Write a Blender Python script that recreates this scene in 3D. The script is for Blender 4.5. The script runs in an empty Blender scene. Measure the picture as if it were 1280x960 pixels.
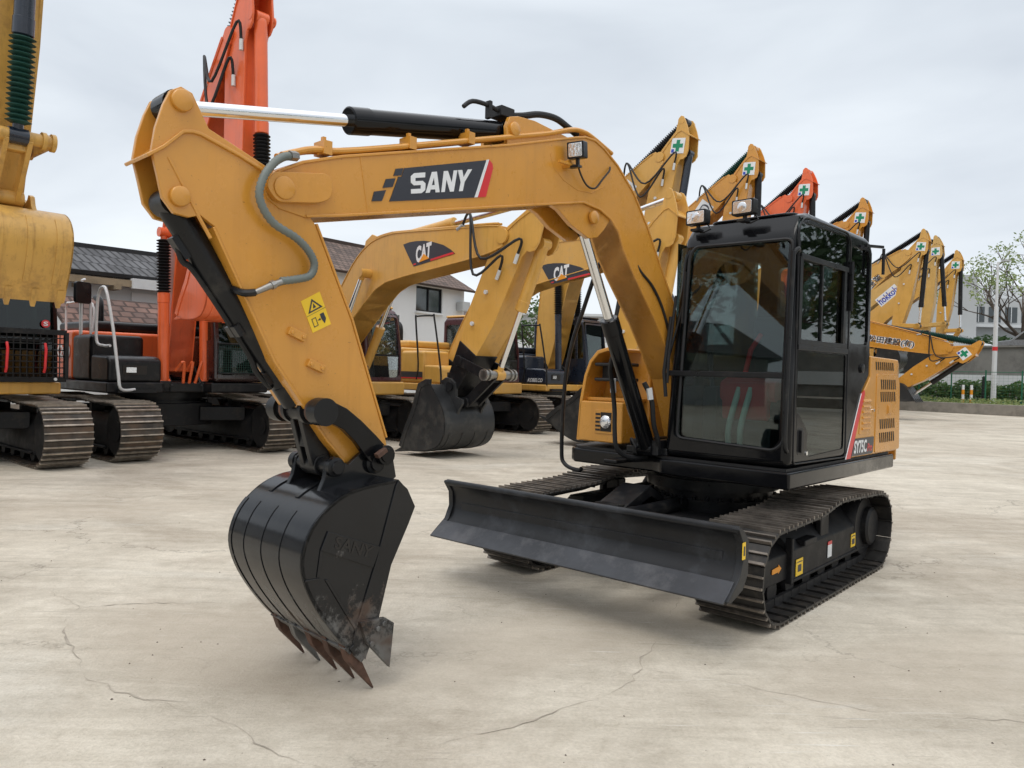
import bpy, bmesh, math, random
from mathutils import Vector, Matrix
random.seed(7)
SC = bpy.context.scene
COL = SC.collection
PI = math.pi
R = math.radians

# ------------------------------------------------------------------ camera
FPX, CAMH, PITCH, ROLL = 953.32, 1.474, .0163, .0252
cam_d = bpy.data.cameras.new('camera')
cam = bpy.data.objects.new('camera', cam_d)
COL.objects.link(cam)
cam_d.sensor_width = 36.0
cam_d.lens = 36.0 * FPX / 1280.0
cam_d.clip_start = .05
cam_d.clip_end = 3000
fwv = Vector((0, math.cos(PITCH), -math.sin(PITCH)))
r0 = Vector((1, 0, 0))
u0 = r0.cross(fwv)
rr = r0 * math.cos(ROLL) + u0 * math.sin(ROLL)
uu = -r0 * math.sin(ROLL) + u0 * math.cos(ROLL)
m3 = Matrix((rr, uu, -fwv)).transposed()
cam.matrix_world = Matrix.Translation((0, 0, CAMH)) @ m3.to_4x4()
SC.camera = cam

# ------------------------------------------------------------------ light
SUN_EL, SUN_AZ = R(62), R(200)          # veiled sun behind and left of the camera
world = bpy.data.worlds.new("World")
SC.world = world
world.use_nodes = True
wt = world.node_tree
wt.nodes.clear()
def wn(t, **k):
    n = wt.nodes.new(t)
    for a, b in k.items():
        setattr(n, a, b)
    return n
wo = wn('ShaderNodeOutputWorld')
bg = wn('ShaderNodeBackground')
sky = wn('ShaderNodeTexSky')
sky.sky_type = 'NISHITA'
sky.sun_disc = False
sky.sun_elevation = SUN_EL
sky.sun_rotation = SUN_AZ
tc = wn('ShaderNodeTexCoord')
sep = wn('ShaderNodeSeparateXYZ')
wt.links.new(tc.outputs['Generated'], sep.inputs[0])
grad = wn('ShaderNodeValToRGB')
cr = grad.color_ramp
cr.elements[0].position = 0.0
cr.elements[0].color = (7.6, 7.9, 8.1, 1)
cr.elements[1].position = 1.0
cr.elements[1].color = (13.0, 13.2, 13.6, 1)
e = cr.elements.new(.12); e.color = (7.0, 7.4, 7.8, 1)
e = cr.elements.new(.42); e.color = (5.6, 6.05, 6.55, 1)
e = cr.elements.new(.62); e.color = (9.5, 9.9, 10.4, 1)
wt.links.new(sep.outputs['Z'], grad.inputs[0])
mp = wn('ShaderNodeMapping')
mp.inputs['Scale'].default_value = (1.0, 1.0, 3.2)
wt.links.new(tc.outputs['Generated'], mp.inputs[0])
nz = wn('ShaderNodeTexNoise')
nz.inputs['Scale'].default_value = 2.1
nz.inputs['Detail'].default_value = 5
nz.inputs['Roughness'].default_value = .5
nz.inputs['Distortion'].default_value = .4
wt.links.new(mp.outputs[0], nz.inputs['Vector'])
cl = wn('ShaderNodeValToRGB')
cl.color_ramp.elements[0].position = .3
cl.color_ramp.elements[0].color = (.82, .83, .85, 1)
cl.color_ramp.elements[1].position = .72
cl.color_ramp.elements[1].color = (1.16, 1.15, 1.13, 1)
wt.links.new(nz.outputs['Fac'], cl.inputs[0])
mul = wn('ShaderNodeMix', data_type='RGBA', blend_type='MULTIPLY')
mul.inputs[0].default_value = 1
wt.links.new(grad.outputs[0], mul.inputs[6])
wt.links.new(cl.outputs[0], mul.inputs[7])
mixs = wn('ShaderNodeMix', data_type='RGBA', blend_type='MIX')
mixs.inputs[0].default_value = .93       # cloud cover over the clear sky
wt.links.new(sky.outputs[0], mixs.inputs[6])
wt.links.new(mul.outputs[2], mixs.inputs[7])
wt.links.new(mixs.outputs[2], bg.inputs[0])
bg.inputs[1].default_value = .112
wt.links.new(bg.outputs[0], wo.inputs[0])

sd = bpy.data.lights.new('sun', 'SUN')
sd.energy = .9
sd.angle = R(28)
sd.color = (1, .965, .91)
sun = bpy.data.objects.new('sun', sd)
COL.objects.link(sun)
sv = Vector((math.sin(SUN_AZ) * math.cos(SUN_EL), math.cos(SUN_AZ) * math.cos(SUN_EL), math.sin(SUN_EL)))
sun.rotation_euler = (-sv).to_track_quat('-Z', 'Y').to_euler()
SC.view_settings.view_transform = 'Standard'
SC.view_settings.look = 'None'
SC.view_settings.exposure = 0.25
SC.view_settings.gamma = 1.0
SC.view_settings.use_curve_mapping = False
SC.render.engine = 'CYCLES'
SC.cycles.max_bounces = 7
SC.cycles.transparent_max_bounces = 12

# ------------------------------------------------------------------ materials
MATS = {}
def nodes(name):
    m = bpy.data.materials.new(name)
    m.use_nodes = True
    nt = m.node_tree
    b = nt.nodes['Principled BSDF']
    return m, nt, b
def col_noise(nt, base, amt, scale, detail=6, coord='Object', rough=.6):
    tcn = nt.nodes.new('ShaderNodeTexCoord')
    n = nt.nodes.new('ShaderNodeTexNoise')
    n.inputs['Scale'].default_value = scale
    n.inputs['Detail'].default_value = detail
    n.inputs['Roughness'].default_value = rough
    nt.links.new(tcn.outputs[coord], n.inputs['Vector'])
    r = nt.nodes.new('ShaderNodeValToRGB')
    r.color_ramp.elements[0].position = .3
    r.color_ramp.elements[1].position = .7
    a = [max(0, c * (1 - amt)) for c in base[:3]] + [1]
    b = [min(1, c * (1 + amt)) for c in base[:3]] + [1]
    r.color_ramp.elements[0].color = a
    r.color_ramp.elements[1].color = b
    nt.links.new(n.outputs['Fac'], r.inputs[0])
    return tcn, n, r
def paint(name, base, rough=.35, amt=.08, coat=.3, dirt=.0, dirtcol=(.30, .24, .17), metallic=0, bump=.0, dscale=6., scale=3., spec=.5, streak=0):
    m, nt, b = nodes(name)
    tcn, n, r = col_noise(nt, base, amt, scale)
    out = r.outputs[0]
    b.inputs['Metallic'].default_value = metallic
    b.inputs['Coat Weight'].default_value = coat
    b.inputs['Coat Roughness'].default_value = .12
    b.inputs['Specular IOR Level'].default_value = spec
    n2 = nt.nodes.new('ShaderNodeTexNoise')
    n2.inputs['Scale'].default_value = dscale
    n2.inputs['Detail'].default_value = 9
    n2.inputs['Roughness'].default_value = .7
    nt.links.new(tcn.outputs['Object'], n2.inputs['Vector'])
    if dirt > 0:
        rr2 = nt.nodes.new('ShaderNodeValToRGB')
        rr2.color_ramp.elements[0].position = .60 - dirt * .18
        rr2.color_ramp.elements[1].position = .70 - dirt * .10
        rr2.color_ramp.elements[0].color = (0, 0, 0, 1)
        rr2.color_ramp.elements[1].color = (dirt, dirt, dirt, 1)
        nt.links.new(n2.outputs['Fac'], rr2.inputs[0])
        mx = nt.nodes.new('ShaderNodeMix'); mx.data_type = 'RGBA'
        nt.links.new(rr2.outputs[0], mx.inputs[0])
        nt.links.new(out, mx.inputs[6])
        mx.inputs[7].default_value = (*dirtcol, 1)
        out = mx.outputs[2]
    if streak > 0:
        mpn = nt.nodes.new('ShaderNodeMapping'); mpn.inputs['Scale'].default_value = (9, 9, .7)
        nt.links.new(tcn.outputs['Object'], mpn.inputs[0])
        n4 = nt.nodes.new('ShaderNodeTexNoise'); n4.inputs['Scale'].default_value = 1.6; n4.inputs['Detail'].default_value = 8; n4.inputs['Roughness'].default_value = .7
        nt.links.new(mpn.outputs[0], n4.inputs['Vector'])
        r4 = nt.nodes.new('ShaderNodeValToRGB'); r4.color_ramp.elements[0].position = .52; r4.color_ramp.elements[1].position = .74
        r4.color_ramp.elements[0].color = (1, 1, 1, 1); q = 1 - streak; r4.color_ramp.elements[1].color = (q, q * .97, q * .92, 1)
        nt.links.new(n4.outputs['Fac'], r4.inputs[0])
        m4 = nt.nodes.new('ShaderNodeMix'); m4.data_type = 'RGBA'; m4.blend_type = 'MULTIPLY'; m4.inputs[0].default_value = 1
        nt.links.new(out, m4.inputs[6]); nt.links.new(r4.outputs[0], m4.inputs[7]); out = m4.outputs[2]
        # fine specks of grime
        n5 = nt.nodes.new('ShaderNodeTexNoise'); n5.inputs['Scale'].default_value = 55; n5.inputs['Detail'].default_value = 3
        nt.links.new(tcn.outputs['Object'], n5.inputs['Vector'])
        r5 = nt.nodes.new('ShaderNodeValToRGB'); r5.color_ramp.elements[0].position = .70; r5.color_ramp.elements[1].position = .75
        r5.color_ramp.elements[0].color = (1, 1, 1, 1); r5.color_ramp.elements[1].color = (.45, .38, .3, 1)
        nt.links.new(n5.outputs['Fac'], r5.inputs[0])
        m5 = nt.nodes.new('ShaderNodeMix'); m5.data_type = 'RGBA'; m5.blend_type = 'MULTIPLY'; m5.inputs[0].default_value = .8
        nt.links.new(out, m5.inputs[6]); nt.links.new(r5.outputs[0], m5.inputs[7]); out = m5.outputs[2]
    nt.links.new(out, b.inputs['Base Color'])
    mr = nt.nodes.new('ShaderNodeMapRange')
    mr.inputs[3].default_value = max(.03, rough - .10)
    mr.inputs[4].default_value = rough + .16
    mr.inputs[1].default_value = .3; mr.inputs[2].default_value = .75
    nt.links.new(n2.outputs['Fac'], mr.inputs[0])
    nt.links.new(mr.outputs[0], b.inputs['Roughness'])
    if bump > 0:
        bp = nt.nodes.new('ShaderNodeBump')
        bp.inputs['Strength'].default_value = bump
        bp.inputs['Distance'].default_value = .01
        n3 = nt.nodes.new('ShaderNodeTexNoise')
        n3.inputs['Scale'].default_value = dscale * 2.2
        n3.inputs['Detail'].default_value = 5
        nt.links.new(tcn.outputs['Object'], n3.inputs['Vector'])
        nt.links.new(n3.outputs['Fac'], bp.inputs['Height'])
        nt.links.new(bp.outputs[0], b.inputs['Normal'])
    MATS[name] = m
    return m
paint('yellow', (.60, .274, .038), .28, .06, .35, streak=.12, dirt=.16, dirtcol=(.40, .22, .07), dscale=4, bump=.04)
paint('yellow_pale', (.62, .34, .070), .38, .07, .25, streak=.2, dirt=.22, dscale=3, bump=.04)
paint('yellow_faded', (.60, .37, .11), .45, .08, .15, streak=.25, dirt=.3, dirtcol=(.33, .22, .10), dscale=2.5)
paint('yellow_old', (.58, .33, .075), .42, .10, .15, streak=.35, dirt=.45, dirtcol=(.17, .085, .035), dscale=2.5, bump=.12)
paint('orange', (.76, .135, .035), .36, .08, .3, streak=.22, dirt=.15, dirtcol=(.45, .12, .06), dscale=3)
paint('black_gloss', (.005, .0052, .0062), .12, .12, .05, dirt=.04, dirtcol=(.04, .037, .03), spec=.24)
paint('black_satin', (.009, .0093, .0105), .34, .2, .0, spec=.3, dirt=.35, dirtcol=(.065, .058, .048), bump=.08)
paint('black_plate', (.0135, .0145, .0165), .40, .25, .0, spec=.32, dirt=.6, dirtcol=(.052, .056, .064), bump=.18, dscale=2.6)
paint('frame_black', (.010, .010, .011), .5, .2, 0, spec=.3, dirt=.35, dirtcol=(.07, .06, .045), bump=.1)
paint('navy', (.012, .018, .032), .3, .2, .4, dirt=.15, dirtcol=(.06, .06, .06))
paint('chrome', (.78, .79, .80), .10, .03, 0, metallic=1)
paint('steel', (.32, .31, .29), .38, .2, 0, metallic=.9, dirt=.3, dirtcol=(.12, .08, .05))
paint('steel_white', (.62, .63, .63), .4, .08, .1, dirt=.2, dirtcol=(.3, .28, .25))
paint('rust', (.085, .042, .027), .7, .45, 0, bump=.3, scale=14)
paint('rubber', (.012, .012, .013), .55, .2, 0, spec=.4)
paint('rubber_green', (.012, .055, .042), .5, .3, 0)
paint('hose_grey', (.15, .17, .155), .5, .2, 0, bump=.1)
paint('red', (.62, .025, .03), .35, .05, .2)
paint('red_cloth', (.55, .03, .03), .6, .2, 0)
paint('white', (.74, .75, .76), .4, .03, .1)
paint('decal_black', (.028, .030, .040), .34, .03, .1)
paint('decal_yellow', (.85, .55, .02), .4, .04, .1)
paint('decal_orange', (.80, .30, .01), .4, .04, .1)
paint('decal_green', (.0, .22, .10), .4, .04, .1)
paint('decal_blue', (.02, .06, .45), .4, .04, .1)
paint('seat_cloth', (.035, .036, .04), .8, .2, 0)
paint('boot_green', (.48, .58, .52), .5, .2, 0)
paint('vent_dark', (.018, .015, .012), .7, .1, 0)
paint('maroon', (.055, .012, .016), .3, .1, .4)
paint('wall_white', (.66, .67, .67), .85, .04, 0, dirt=.25, dirtcol=(.42, .42, .40), dscale=.7, scale=.5)
paint('wall_grey', (.42, .43, .43), .85, .05, 0, dirt=.2, dirtcol=(.30, .31, .31), dscale=.3, scale=.3)
paint('wall_pale', (.55, .565, .57), .85, .04, 0, dirt=.2, dirtcol=(.4, .4, .38), dscale=.4, scale=.3)
paint('concrete_wall', (.19, .185, .17), .9, .18, 0, dirt=.6, dirtcol=(.085, .08, .075), dscale=.6, scale=.8, bump=.1)
paint('stone', (.25, .23, .20), .9, .2, 0, dirt=.4, dirtcol=(.12, .11, .09), dscale=2)
paint('bark', (.085, .065, .05), .9, .3, 0, scale=8)
paint('fence_green', (.01, .12, .06), .5, .1, 0)
paint('pole_white', (.62, .63, .64), .4, .05, .1)
paint('car_white', (.65, .66, .67), .25, .03, .6)
paint('car_grey', (.20, .21, .22), .25, .05, .6)
paint('timber', (.26, .20, .13), .8, .3, 0)

def track_mat():
    m, nt, b = nodes('track_steel')
    tcn, n, r = col_noise(nt, (.060, .052, .044), .5, 9)
    n2 = nt.nodes.new('ShaderNodeTexNoise'); n2.inputs['Scale'].default_value = 2.2; n2.inputs['Detail'].default_value = 8
    nt.links.new(tcn.outputs['Object'], n2.inputs['Vector'])
    rp = nt.nodes.new('ShaderNodeValToRGB')
    rp.color_ramp.elements[0].position = .45; rp.color_ramp.elements[1].position = .68
    nt.links.new(n2.outputs['Fac'], rp.inputs[0])
    mx = nt.nodes.new('ShaderNodeMix'); mx.data_type = 'RGBA'
    nt.links.new(rp.outputs[0], mx.inputs[0]); nt.links.new(r.outputs[0], mx.inputs[6])
    mx.inputs[7].default_value = (.14, .085, .05, 1)
    nt.links.new(mx.outputs[2], b.inputs['Base Color'])
    b.inputs['Roughness'].default_value = .55
    b.inputs['Metallic'].default_value = .35
    MATS['track'] = m
    m, nt, b = nodes('track_edge')
    tcn, n, r = col_noise(nt, (.36, .31, .255), .4, 9)
    nt.links.new(r.outputs[0], b.inputs['Base Color'])
    b.inputs['Roughness'].default_value = .42
    b.inputs['Metallic'].default_value = .55
    MATS['track_edge'] = m
    m, nt, b = nodes('track_dark')
    tcn, n, r = col_noise(nt, (.028, .027, .027), .4, 9)
    nt.links.new(r.outputs[0], b.inputs['Base Color'])
    b.inputs['Roughness'].default_value = .45
    b.inputs['Metallic'].default_value = .3
    MATS['track_dark'] = m
track_mat()
paint('worn_edge', (.045, .048, .055), .42, .3, 0, dirt=.6, dirtcol=(.11, .11, .115), metallic=.3, dscale=5, bump=.2)
paint('track_black', (.026, .0245, .023), .42, .4, 0, dirt=.5, dirtcol=(.085, .07, .055), metallic=.3, scale=9, bump=.15, dscale=7)
paint('track_black_edge', (.20, .175, .15), .36, .5, 0, dirt=.5, dirtcol=(.06, .045, .035), metallic=.6, scale=7, dscale=5)

def bucket_mat():
    # black paint scraped to bare and rusty steel low on the bucket
    m, nt, b = nodes('bucket_black')
    tcn, n, r = col_noise(nt, (.0085, .009, .0105), .2, 5)
    mpn = nt.nodes.new('ShaderNodeMapping'); mpn.inputs['Scale'].default_value = (1.6, 5, 1.4)
    nt.links.new(tcn.outputs['Object'], mpn.inputs[0])
    n2 = nt.nodes.new('ShaderNodeTexNoise'); n2.inputs['Scale'].default_value = 3.0; n2.inputs['Detail'].default_value = 12; n2.inputs['Roughness'].default_value = .74
    nt.links.new(mpn.outputs[0], n2.inputs['Vector'])
    sepn = nt.nodes.new('ShaderNodeSeparateXYZ'); nt.links.new(tcn.outputs['Object'], sepn.inputs[0])
    ad = nt.nodes.new('ShaderNodeMapRange')
    ad.inputs[1].default_value = .85; ad.inputs[2].default_value = .15; ad.inputs[3].default_value = -.18; ad.inputs[4].default_value = .19
    nt.links.new(sepn.outputs['Z'], ad.inputs[0])
    sm = nt.nodes.new('ShaderNodeMath'); sm.operation = 'ADD'
    nt.links.new(n2.outputs['Fac'], sm.inputs[0]); nt.links.new(ad.outputs[0], sm.inputs[1])
    rp = nt.nodes.new('ShaderNodeValToRGB')
    rp.color_ramp.elements[0].position = .57; rp.color_ramp.elements[1].position = .66
    rp.color_ramp.elements[1].color = (.8, .8, .8, 1)
    nt.links.new(sm.outputs[0], rp.inputs[0])
    n3 = nt.nodes.new('ShaderNodeTexNoise'); n3.inputs['Scale'].default_value = 6; n3.inputs['Detail'].default_value = 6
    nt.links.new(tcn.outputs['Object'], n3.inputs['Vector'])
    rc = nt.nodes.new('ShaderNodeValToRGB')
    rc.color_ramp.elements[0].position = .48; rc.color_ramp.elements[0].color = (.15, .147, .14, 1)
    rc.color_ramp.elements[1].position = .64; rc.color_ramp.elements[1].color = (.085, .052, .036, 1)
    nt.links.new(n3.outputs['Fac'], rc.inputs[0])
    mx = nt.nodes.new('ShaderNodeMix'); mx.data_type = 'RGBA'
    nt.links.new(rp.outputs[0], mx.inputs[0]); nt.links.new(r.outputs[0], mx.inputs[6]); nt.links.new(rc.outputs[0], mx.inputs[7])
    nt.links.new(mx.outputs[2], b.inputs['Base Color'])
    mr = nt.nodes.new('ShaderNodeMapRange'); mr.inputs[3].default_value = .17; mr.inputs[4].default_value = .5; b.inputs['Specular IOR Level'].default_value = .4
    nt.links.new(rp.outputs[0], mr.inputs[0]); nt.links.new(mr.outputs[0], b.inputs['Roughness'])
    bp = nt.nodes.new('ShaderNodeBump'); bp.inputs['Strength'].default_value = .15; bp.inputs['Distance'].default_value = .01
    nt.links.new(n3.outputs['Fac'], bp.inputs['Height']); nt.links.new(bp.outputs[0], b.inputs['Normal'])
    MATS['bucket_black'] = m
bucket_mat()

def glass(name, tint, refl=1.0, dirt=.03):
    m = bpy.data.materials.new(name); m.use_nodes = True
    nt = m.node_tree; nt.nodes.clear()
    o = nt.nodes.new('ShaderNodeOutputMaterial')
    tr = nt.nodes.new('ShaderNodeBsdfTransparent'); tr.inputs[0].default_value = (*tint, 1)
    gl = nt.nodes.new('ShaderNodeBsdfGlossy'); gl.inputs[0].default_value = (.95, .97, .97, 1); gl.inputs[1].default_value = .015
    fr = nt.nodes.new('ShaderNodeFresnel'); fr.inputs[0].default_value = 1.55
    ml = nt.nodes.new('ShaderNodeMath'); ml.operation = 'MULTIPLY'; ml.inputs[1].default_value = refl
    ml.use_clamp = True
    mx = nt.nodes.new('ShaderNodeMixShader')
    nt.links.new(fr.outputs[0], ml.inputs[0]); nt.links.new(ml.outputs[0], mx.inputs[0])
    nt.links.new(tr.outputs[0], mx.inputs[1]); nt.links.new(gl.outputs[0], mx.inputs[2])
    df = nt.nodes.new('ShaderNodeBsdfDiffuse'); df.inputs[0].default_value = (.35, .36, .34, 1)
    mx2 = nt.nodes.new('ShaderNodeMixShader'); mx2.inputs[0].default_value = dirt
    nt.links.new(mx.outputs[0], mx2.inputs[1]); nt.links.new(df.outputs[0], mx2.inputs[2])
    nt.links.new(mx2.outputs[0], o.inputs[0])
    MATS[name] = m
glass('glass_front', (.68, .78, .77), .95, .002)
glass('glass_dark', (.30, .36, .35), .85, .003)
glass('glass_clear', (.90, .93, .93), .9, .02)
m, nt, b = nodes('lamp_lens')
b.inputs['Base Color'].default_value = (.75, .76, .78, 1); b.inputs['Roughness'].default_value = .12; b.inputs['Metallic'].default_value = .75
vo = nt.nodes.new('ShaderNodeTexVoronoi'); vo.inputs['Scale'].default_value = 60
tcn = nt.nodes.new('ShaderNodeTexCoord'); nt.links.new(tcn.outputs['Object'], vo.inputs['Vector'])
bp = nt.nodes.new('ShaderNodeBump'); bp.inputs['Strength'].default_value = .5; nt.links.new(vo.outputs['Distance'], bp.inputs['Height']); nt.links.new(bp.outputs[0], b.inputs['Normal'])
MATS['lamp_lens'] = m
m, nt, b = nodes('house_glass')
b.inputs['Base Color'].default_value = (.02, .03, .035, 1); b.inputs['Roughness'].default_value = .06; b.inputs['Specular IOR Level'].default_value = .8
MATS['house_glass'] = m

def tile_mat(name, c1, c2, sx, sy):
    m, nt, b = nodes(name)
    tcn = nt.nodes.new('ShaderNodeTexCoord')
    mpn = nt.nodes.new('ShaderNodeMapping'); mpn.inputs['Scale'].default_value = (1, 1, 1)
    nt.links.new(tcn.outputs['UV'], mpn.inputs[0])
    br = nt.nodes.new('ShaderNodeTexBrick')
    br.inputs['Color1'].default_value = (*c1, 1); br.inputs['Color2'].default_value = (*c2, 1)
    br.inputs['Mortar'].default_value = (c1[0] * .3, c1[1] * .3, c1[2] * .3, 1)
    br.inputs['Scale'].default_value = 1
    br.inputs['Brick Width'].default_value = sx; br.inputs['Row Height'].default_value = sy
    br.inputs['Mortar Size'].default_value = .045; br.inputs['Mortar Smooth'].default_value = .6
    nt.links.new(mpn.outputs[0], br.inputs['Vector'])
    n = nt.nodes.new('ShaderNodeTexNoise'); n.inputs['Scale'].default_value = 1.3; n.inputs['Detail'].default_value = 7
    nt.links.new(tcn.outputs['Object'], n.inputs['Vector'])
    mx = nt.nodes.new('ShaderNodeMix'); mx.data_type = 'RGBA'; mx.blend_type = 'MULTIPLY'; mx.inputs[0].default_value = .8
    rp = nt.nodes.new('ShaderNodeValToRGB'); rp.color_ramp.elements[0].position = .3; rp.color_ramp.elements[0].color = (.5, .5, .5, 1)
    rp.color_ramp.elements[1].position = .7; rp.color_ramp.elements[1].color = (1.3, 1.3, 1.3, 1)
    nt.links.new(n.outputs['Fac'], rp.inputs[0])
    nt.links.new(br.outputs['Color'], mx.inputs[6]); nt.links.new(rp.outputs[0], mx.inputs[7])
    nt.links.new(mx.outputs[2], b.inputs['Base Color'])
    b.inputs['Roughness'].default_value = .85
    bp = nt.nodes.new('ShaderNodeBump'); bp.inputs['Strength'].default_value = .6; bp.inputs['Distance'].default_value = .05; bp.invert = True
    nt.links.new(br.outputs['Fac'], bp.inputs['Height']); nt.links.new(bp.outputs[0], b.inputs['Normal'])
    MATS[name] = m
tile_mat('tile_grey', (.075, .075, .08), (.12, .12, .125), .24, .9)
tile_mat('tile_brown', (.20, .135, .105), (.10, .07, .06), .30, .30)
tile_mat('tile_red', (.19, .105, .08), (.105, .065, .055), .34, .32)

def leaf_mat(name, c1, c2):
    m, nt, b = nodes(name)
    oi = nt.nodes.new('ShaderNodeNewGeometry')
    rp = nt.nodes.new('ShaderNodeValToRGB')
    rp.color_ramp.elements[0].color = (*c1, 1); rp.color_ramp.elements[1].color = (*c2, 1)
    nt.links.new(oi.outputs['Random Per Island'], rp.inputs[0])
    nt.links.new(rp.outputs[0], b.inputs['Base Color'])
    b.inputs['Roughness'].default_value = .6
    tl = nt.nodes.new('ShaderNodeBsdfTranslucent'); nt.links.new(rp.outputs[0], tl.inputs[0])
    mx = nt.nodes.new('ShaderNodeMixShader'); mx.inputs[0].default_value = .35
    o = nt.nodes['Material Output']
    nt.links.new(b.outputs[0], mx.inputs[1]); nt.links.new(tl.outputs[0], mx.inputs[2]); nt.links.new(mx.outputs[0], o.inputs[0])
    MATS[name] = m
leaf_mat('leaf_green', (.045, .10, .025), (.11, .17, .05))
leaf_mat('leaf_pale', (.14, .22, .06), (.30, .34, .14))
leaf_mat('leaf_dark', (.025, .06, .02), (.06, .11, .035))

def ground_mat():
    m, nt, b = nodes('concrete_yard')
    L = nt.links
    tcn = nt.nodes.new('ShaderNodeTexCoord')
    def noise(scale, detail=8, rough=.6, vec=None, dist=0):
        n = nt.nodes.new('ShaderNodeTexNoise')
        n.inputs['Scale'].default_value = scale; n.inputs['Detail'].default_value = detail
        n.inputs['Roughness'].default_value = rough; n.inputs['Distortion'].default_value = dist
        L.new(vec or tcn.outputs['Object'], n.inputs['Vector'])
        return n
    def ramp(src, p0, c0, p1, c1):
        r = nt.nodes.new('ShaderNodeValToRGB')
        r.color_ramp.elements[0].position = p0; r.color_ramp.elements[0].color = (*c0, 1)
        r.color_ramp.elements[1].position = p1; r.color_ramp.elements[1].color = (*c1, 1)
        L.new(src, r.inputs[0]); return r
    def mapped(rot, scale):
        mm = nt.nodes.new('ShaderNodeMapping'); mm.inputs['Rotation'].default_value = (0, 0, rot); mm.inputs['Scale'].default_value = scale
        L.new(tcn.outputs['Object'], mm.inputs[0]); return mm.outputs[0]
    def mix(a, bb, fac, mode='MIX'):
        x = nt.nodes.new('ShaderNodeMix'); x.data_type = 'RGBA'; x.blend_type = mode
        if isinstance(fac, (int, float)): x.inputs[0].default_value = fac
        else: L.new(fac, x.inputs[0])
        for i, v in ((6, a), (7, bb)):
            if isinstance(v, tuple): x.inputs[i].default_value = (*v, 1)
            else: L.new(v, x.inputs[i])
        return x.outputs[2]
    base = ramp(noise(.22, 7, .55).outputs['Fac'], .33, (.525, .470, .392), .67, (.620, .568, .483)).outputs[0]
    mid = ramp(noise(1.1, 10, .62, dist=.6).outputs['Fac'], .34, (.85, .84, .82), .60, (1.05, 1.05, 1.04)).outputs[0]
    c = mix(base, mid, 1.0, 'MULTIPLY')
    big = noise(.38, 9, .62, None, 1.1)
    c = mix(c, (.40, .345, .275), ramp(big.outputs['Fac'], .50, (0, 0, 0), .62, (.62, .62, .62)).outputs[0])
    big2 = noise(.30, 8, .6, mapped(R(33), (.7, 1.6, 1)), .8)
    c = mix(c, (.66, .63, .56), ramp(big2.outputs['Fac'], .54, (0, 0, 0), .66, (.6, .6, .6)).outputs[0])
    # drag marks: long scuffs left by crawler tracks, two directions
    s1 = noise(1.6, 9, .66, mapped(R(-48), (.5, 3.4, 1)), .6)
    c = mix(c, ramp(s1.outputs['Fac'], .38, (.86, .85, .83), .56, (1.04, 1.04, 1.04)).outputs[0], .6, 'MULTIPLY')
    s2 = noise(1.3, 9, .7, mapped(R(14), (.5, 3.2, 1)), .7)
    c = mix(c, ramp(s2.outputs['Fac'], .36, (.80, .79, .77), .55, (1.03, 1.03, 1.03)).outputs[0], .55, 'MULTIPLY')
    # pale scraped patches
    s3 = noise(2.1, 12, .75, mapped(R(35), (.45, 6, 1)), .5)
    pm = noise(.32, 4, .5)
    pmr = ramp(pm.outputs['Fac'], .52, (0, 0, 0), .66, (1, 1, 1))
    sc = ramp(s3.outputs['Fac'], .56, (0, 0, 0), .66, (1, 1, 1))
    fac = mix(pmr.outputs[0], sc.outputs[0], 1.0, 'MULTIPLY')
    c = mix(c, (.56, .54, .49), fac)
    # damp brownish stains
    st = noise(.55, 9, .68, None, .9)
    c = mix(c, (.27, .225, .17), ramp(st.outputs['Fac'], .58, (0, 0, 0), .76, (.5, .5, .5)).outputs[0])
    st2 = noise(3.2, 12, .78, None, 1.2)
    c = mix(c, (.30, .26, .205), ramp(st2.outputs['Fac'], .60, (0, 0, 0), .72, (.5, .5, .5)).outputs[0])
    # specks
    sp = noise(24, 4, .7)
    c = mix(c, (.12, .105, .085), ramp(sp.outputs['Fac'], .69, (0, 0, 0), .73, (.7, .7, .7)).outputs[0])
    fine = noise(60, 5, .7)
    c = mix(c, ramp(fine.outputs['Fac'], .3, (.86, .86, .85), .7, (1.08, 1.08, 1.08)).outputs[0], 1.0, 'MULTIPLY')
    grit = noise(9, 12, .8, None, .4)
    c = mix(c, ramp(grit.outputs['Fac'], .34, (.86, .85, .83), .58, (1.03, 1.03, 1.03)).outputs[0], 1.0, 'MULTIPLY')
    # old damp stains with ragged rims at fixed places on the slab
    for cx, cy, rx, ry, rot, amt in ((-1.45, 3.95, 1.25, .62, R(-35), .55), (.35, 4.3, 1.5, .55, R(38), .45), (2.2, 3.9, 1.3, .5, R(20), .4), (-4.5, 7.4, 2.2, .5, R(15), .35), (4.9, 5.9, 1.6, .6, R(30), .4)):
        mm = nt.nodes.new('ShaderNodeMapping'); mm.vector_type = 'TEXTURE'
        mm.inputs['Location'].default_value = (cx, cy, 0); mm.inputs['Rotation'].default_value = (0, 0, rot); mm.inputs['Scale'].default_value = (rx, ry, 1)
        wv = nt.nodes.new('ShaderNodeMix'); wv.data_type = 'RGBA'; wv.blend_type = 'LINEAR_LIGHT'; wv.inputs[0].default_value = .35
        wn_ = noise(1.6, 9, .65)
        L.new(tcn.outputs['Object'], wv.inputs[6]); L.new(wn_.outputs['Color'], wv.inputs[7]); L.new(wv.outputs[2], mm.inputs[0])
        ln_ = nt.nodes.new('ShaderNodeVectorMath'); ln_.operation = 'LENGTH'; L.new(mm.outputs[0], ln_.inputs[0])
        c = mix(c, (.40, .34, .265), ramp(ln_.outputs['Value'], .55, (amt, amt, amt), 1.0, (0, 0, 0)).outputs[0])
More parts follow.
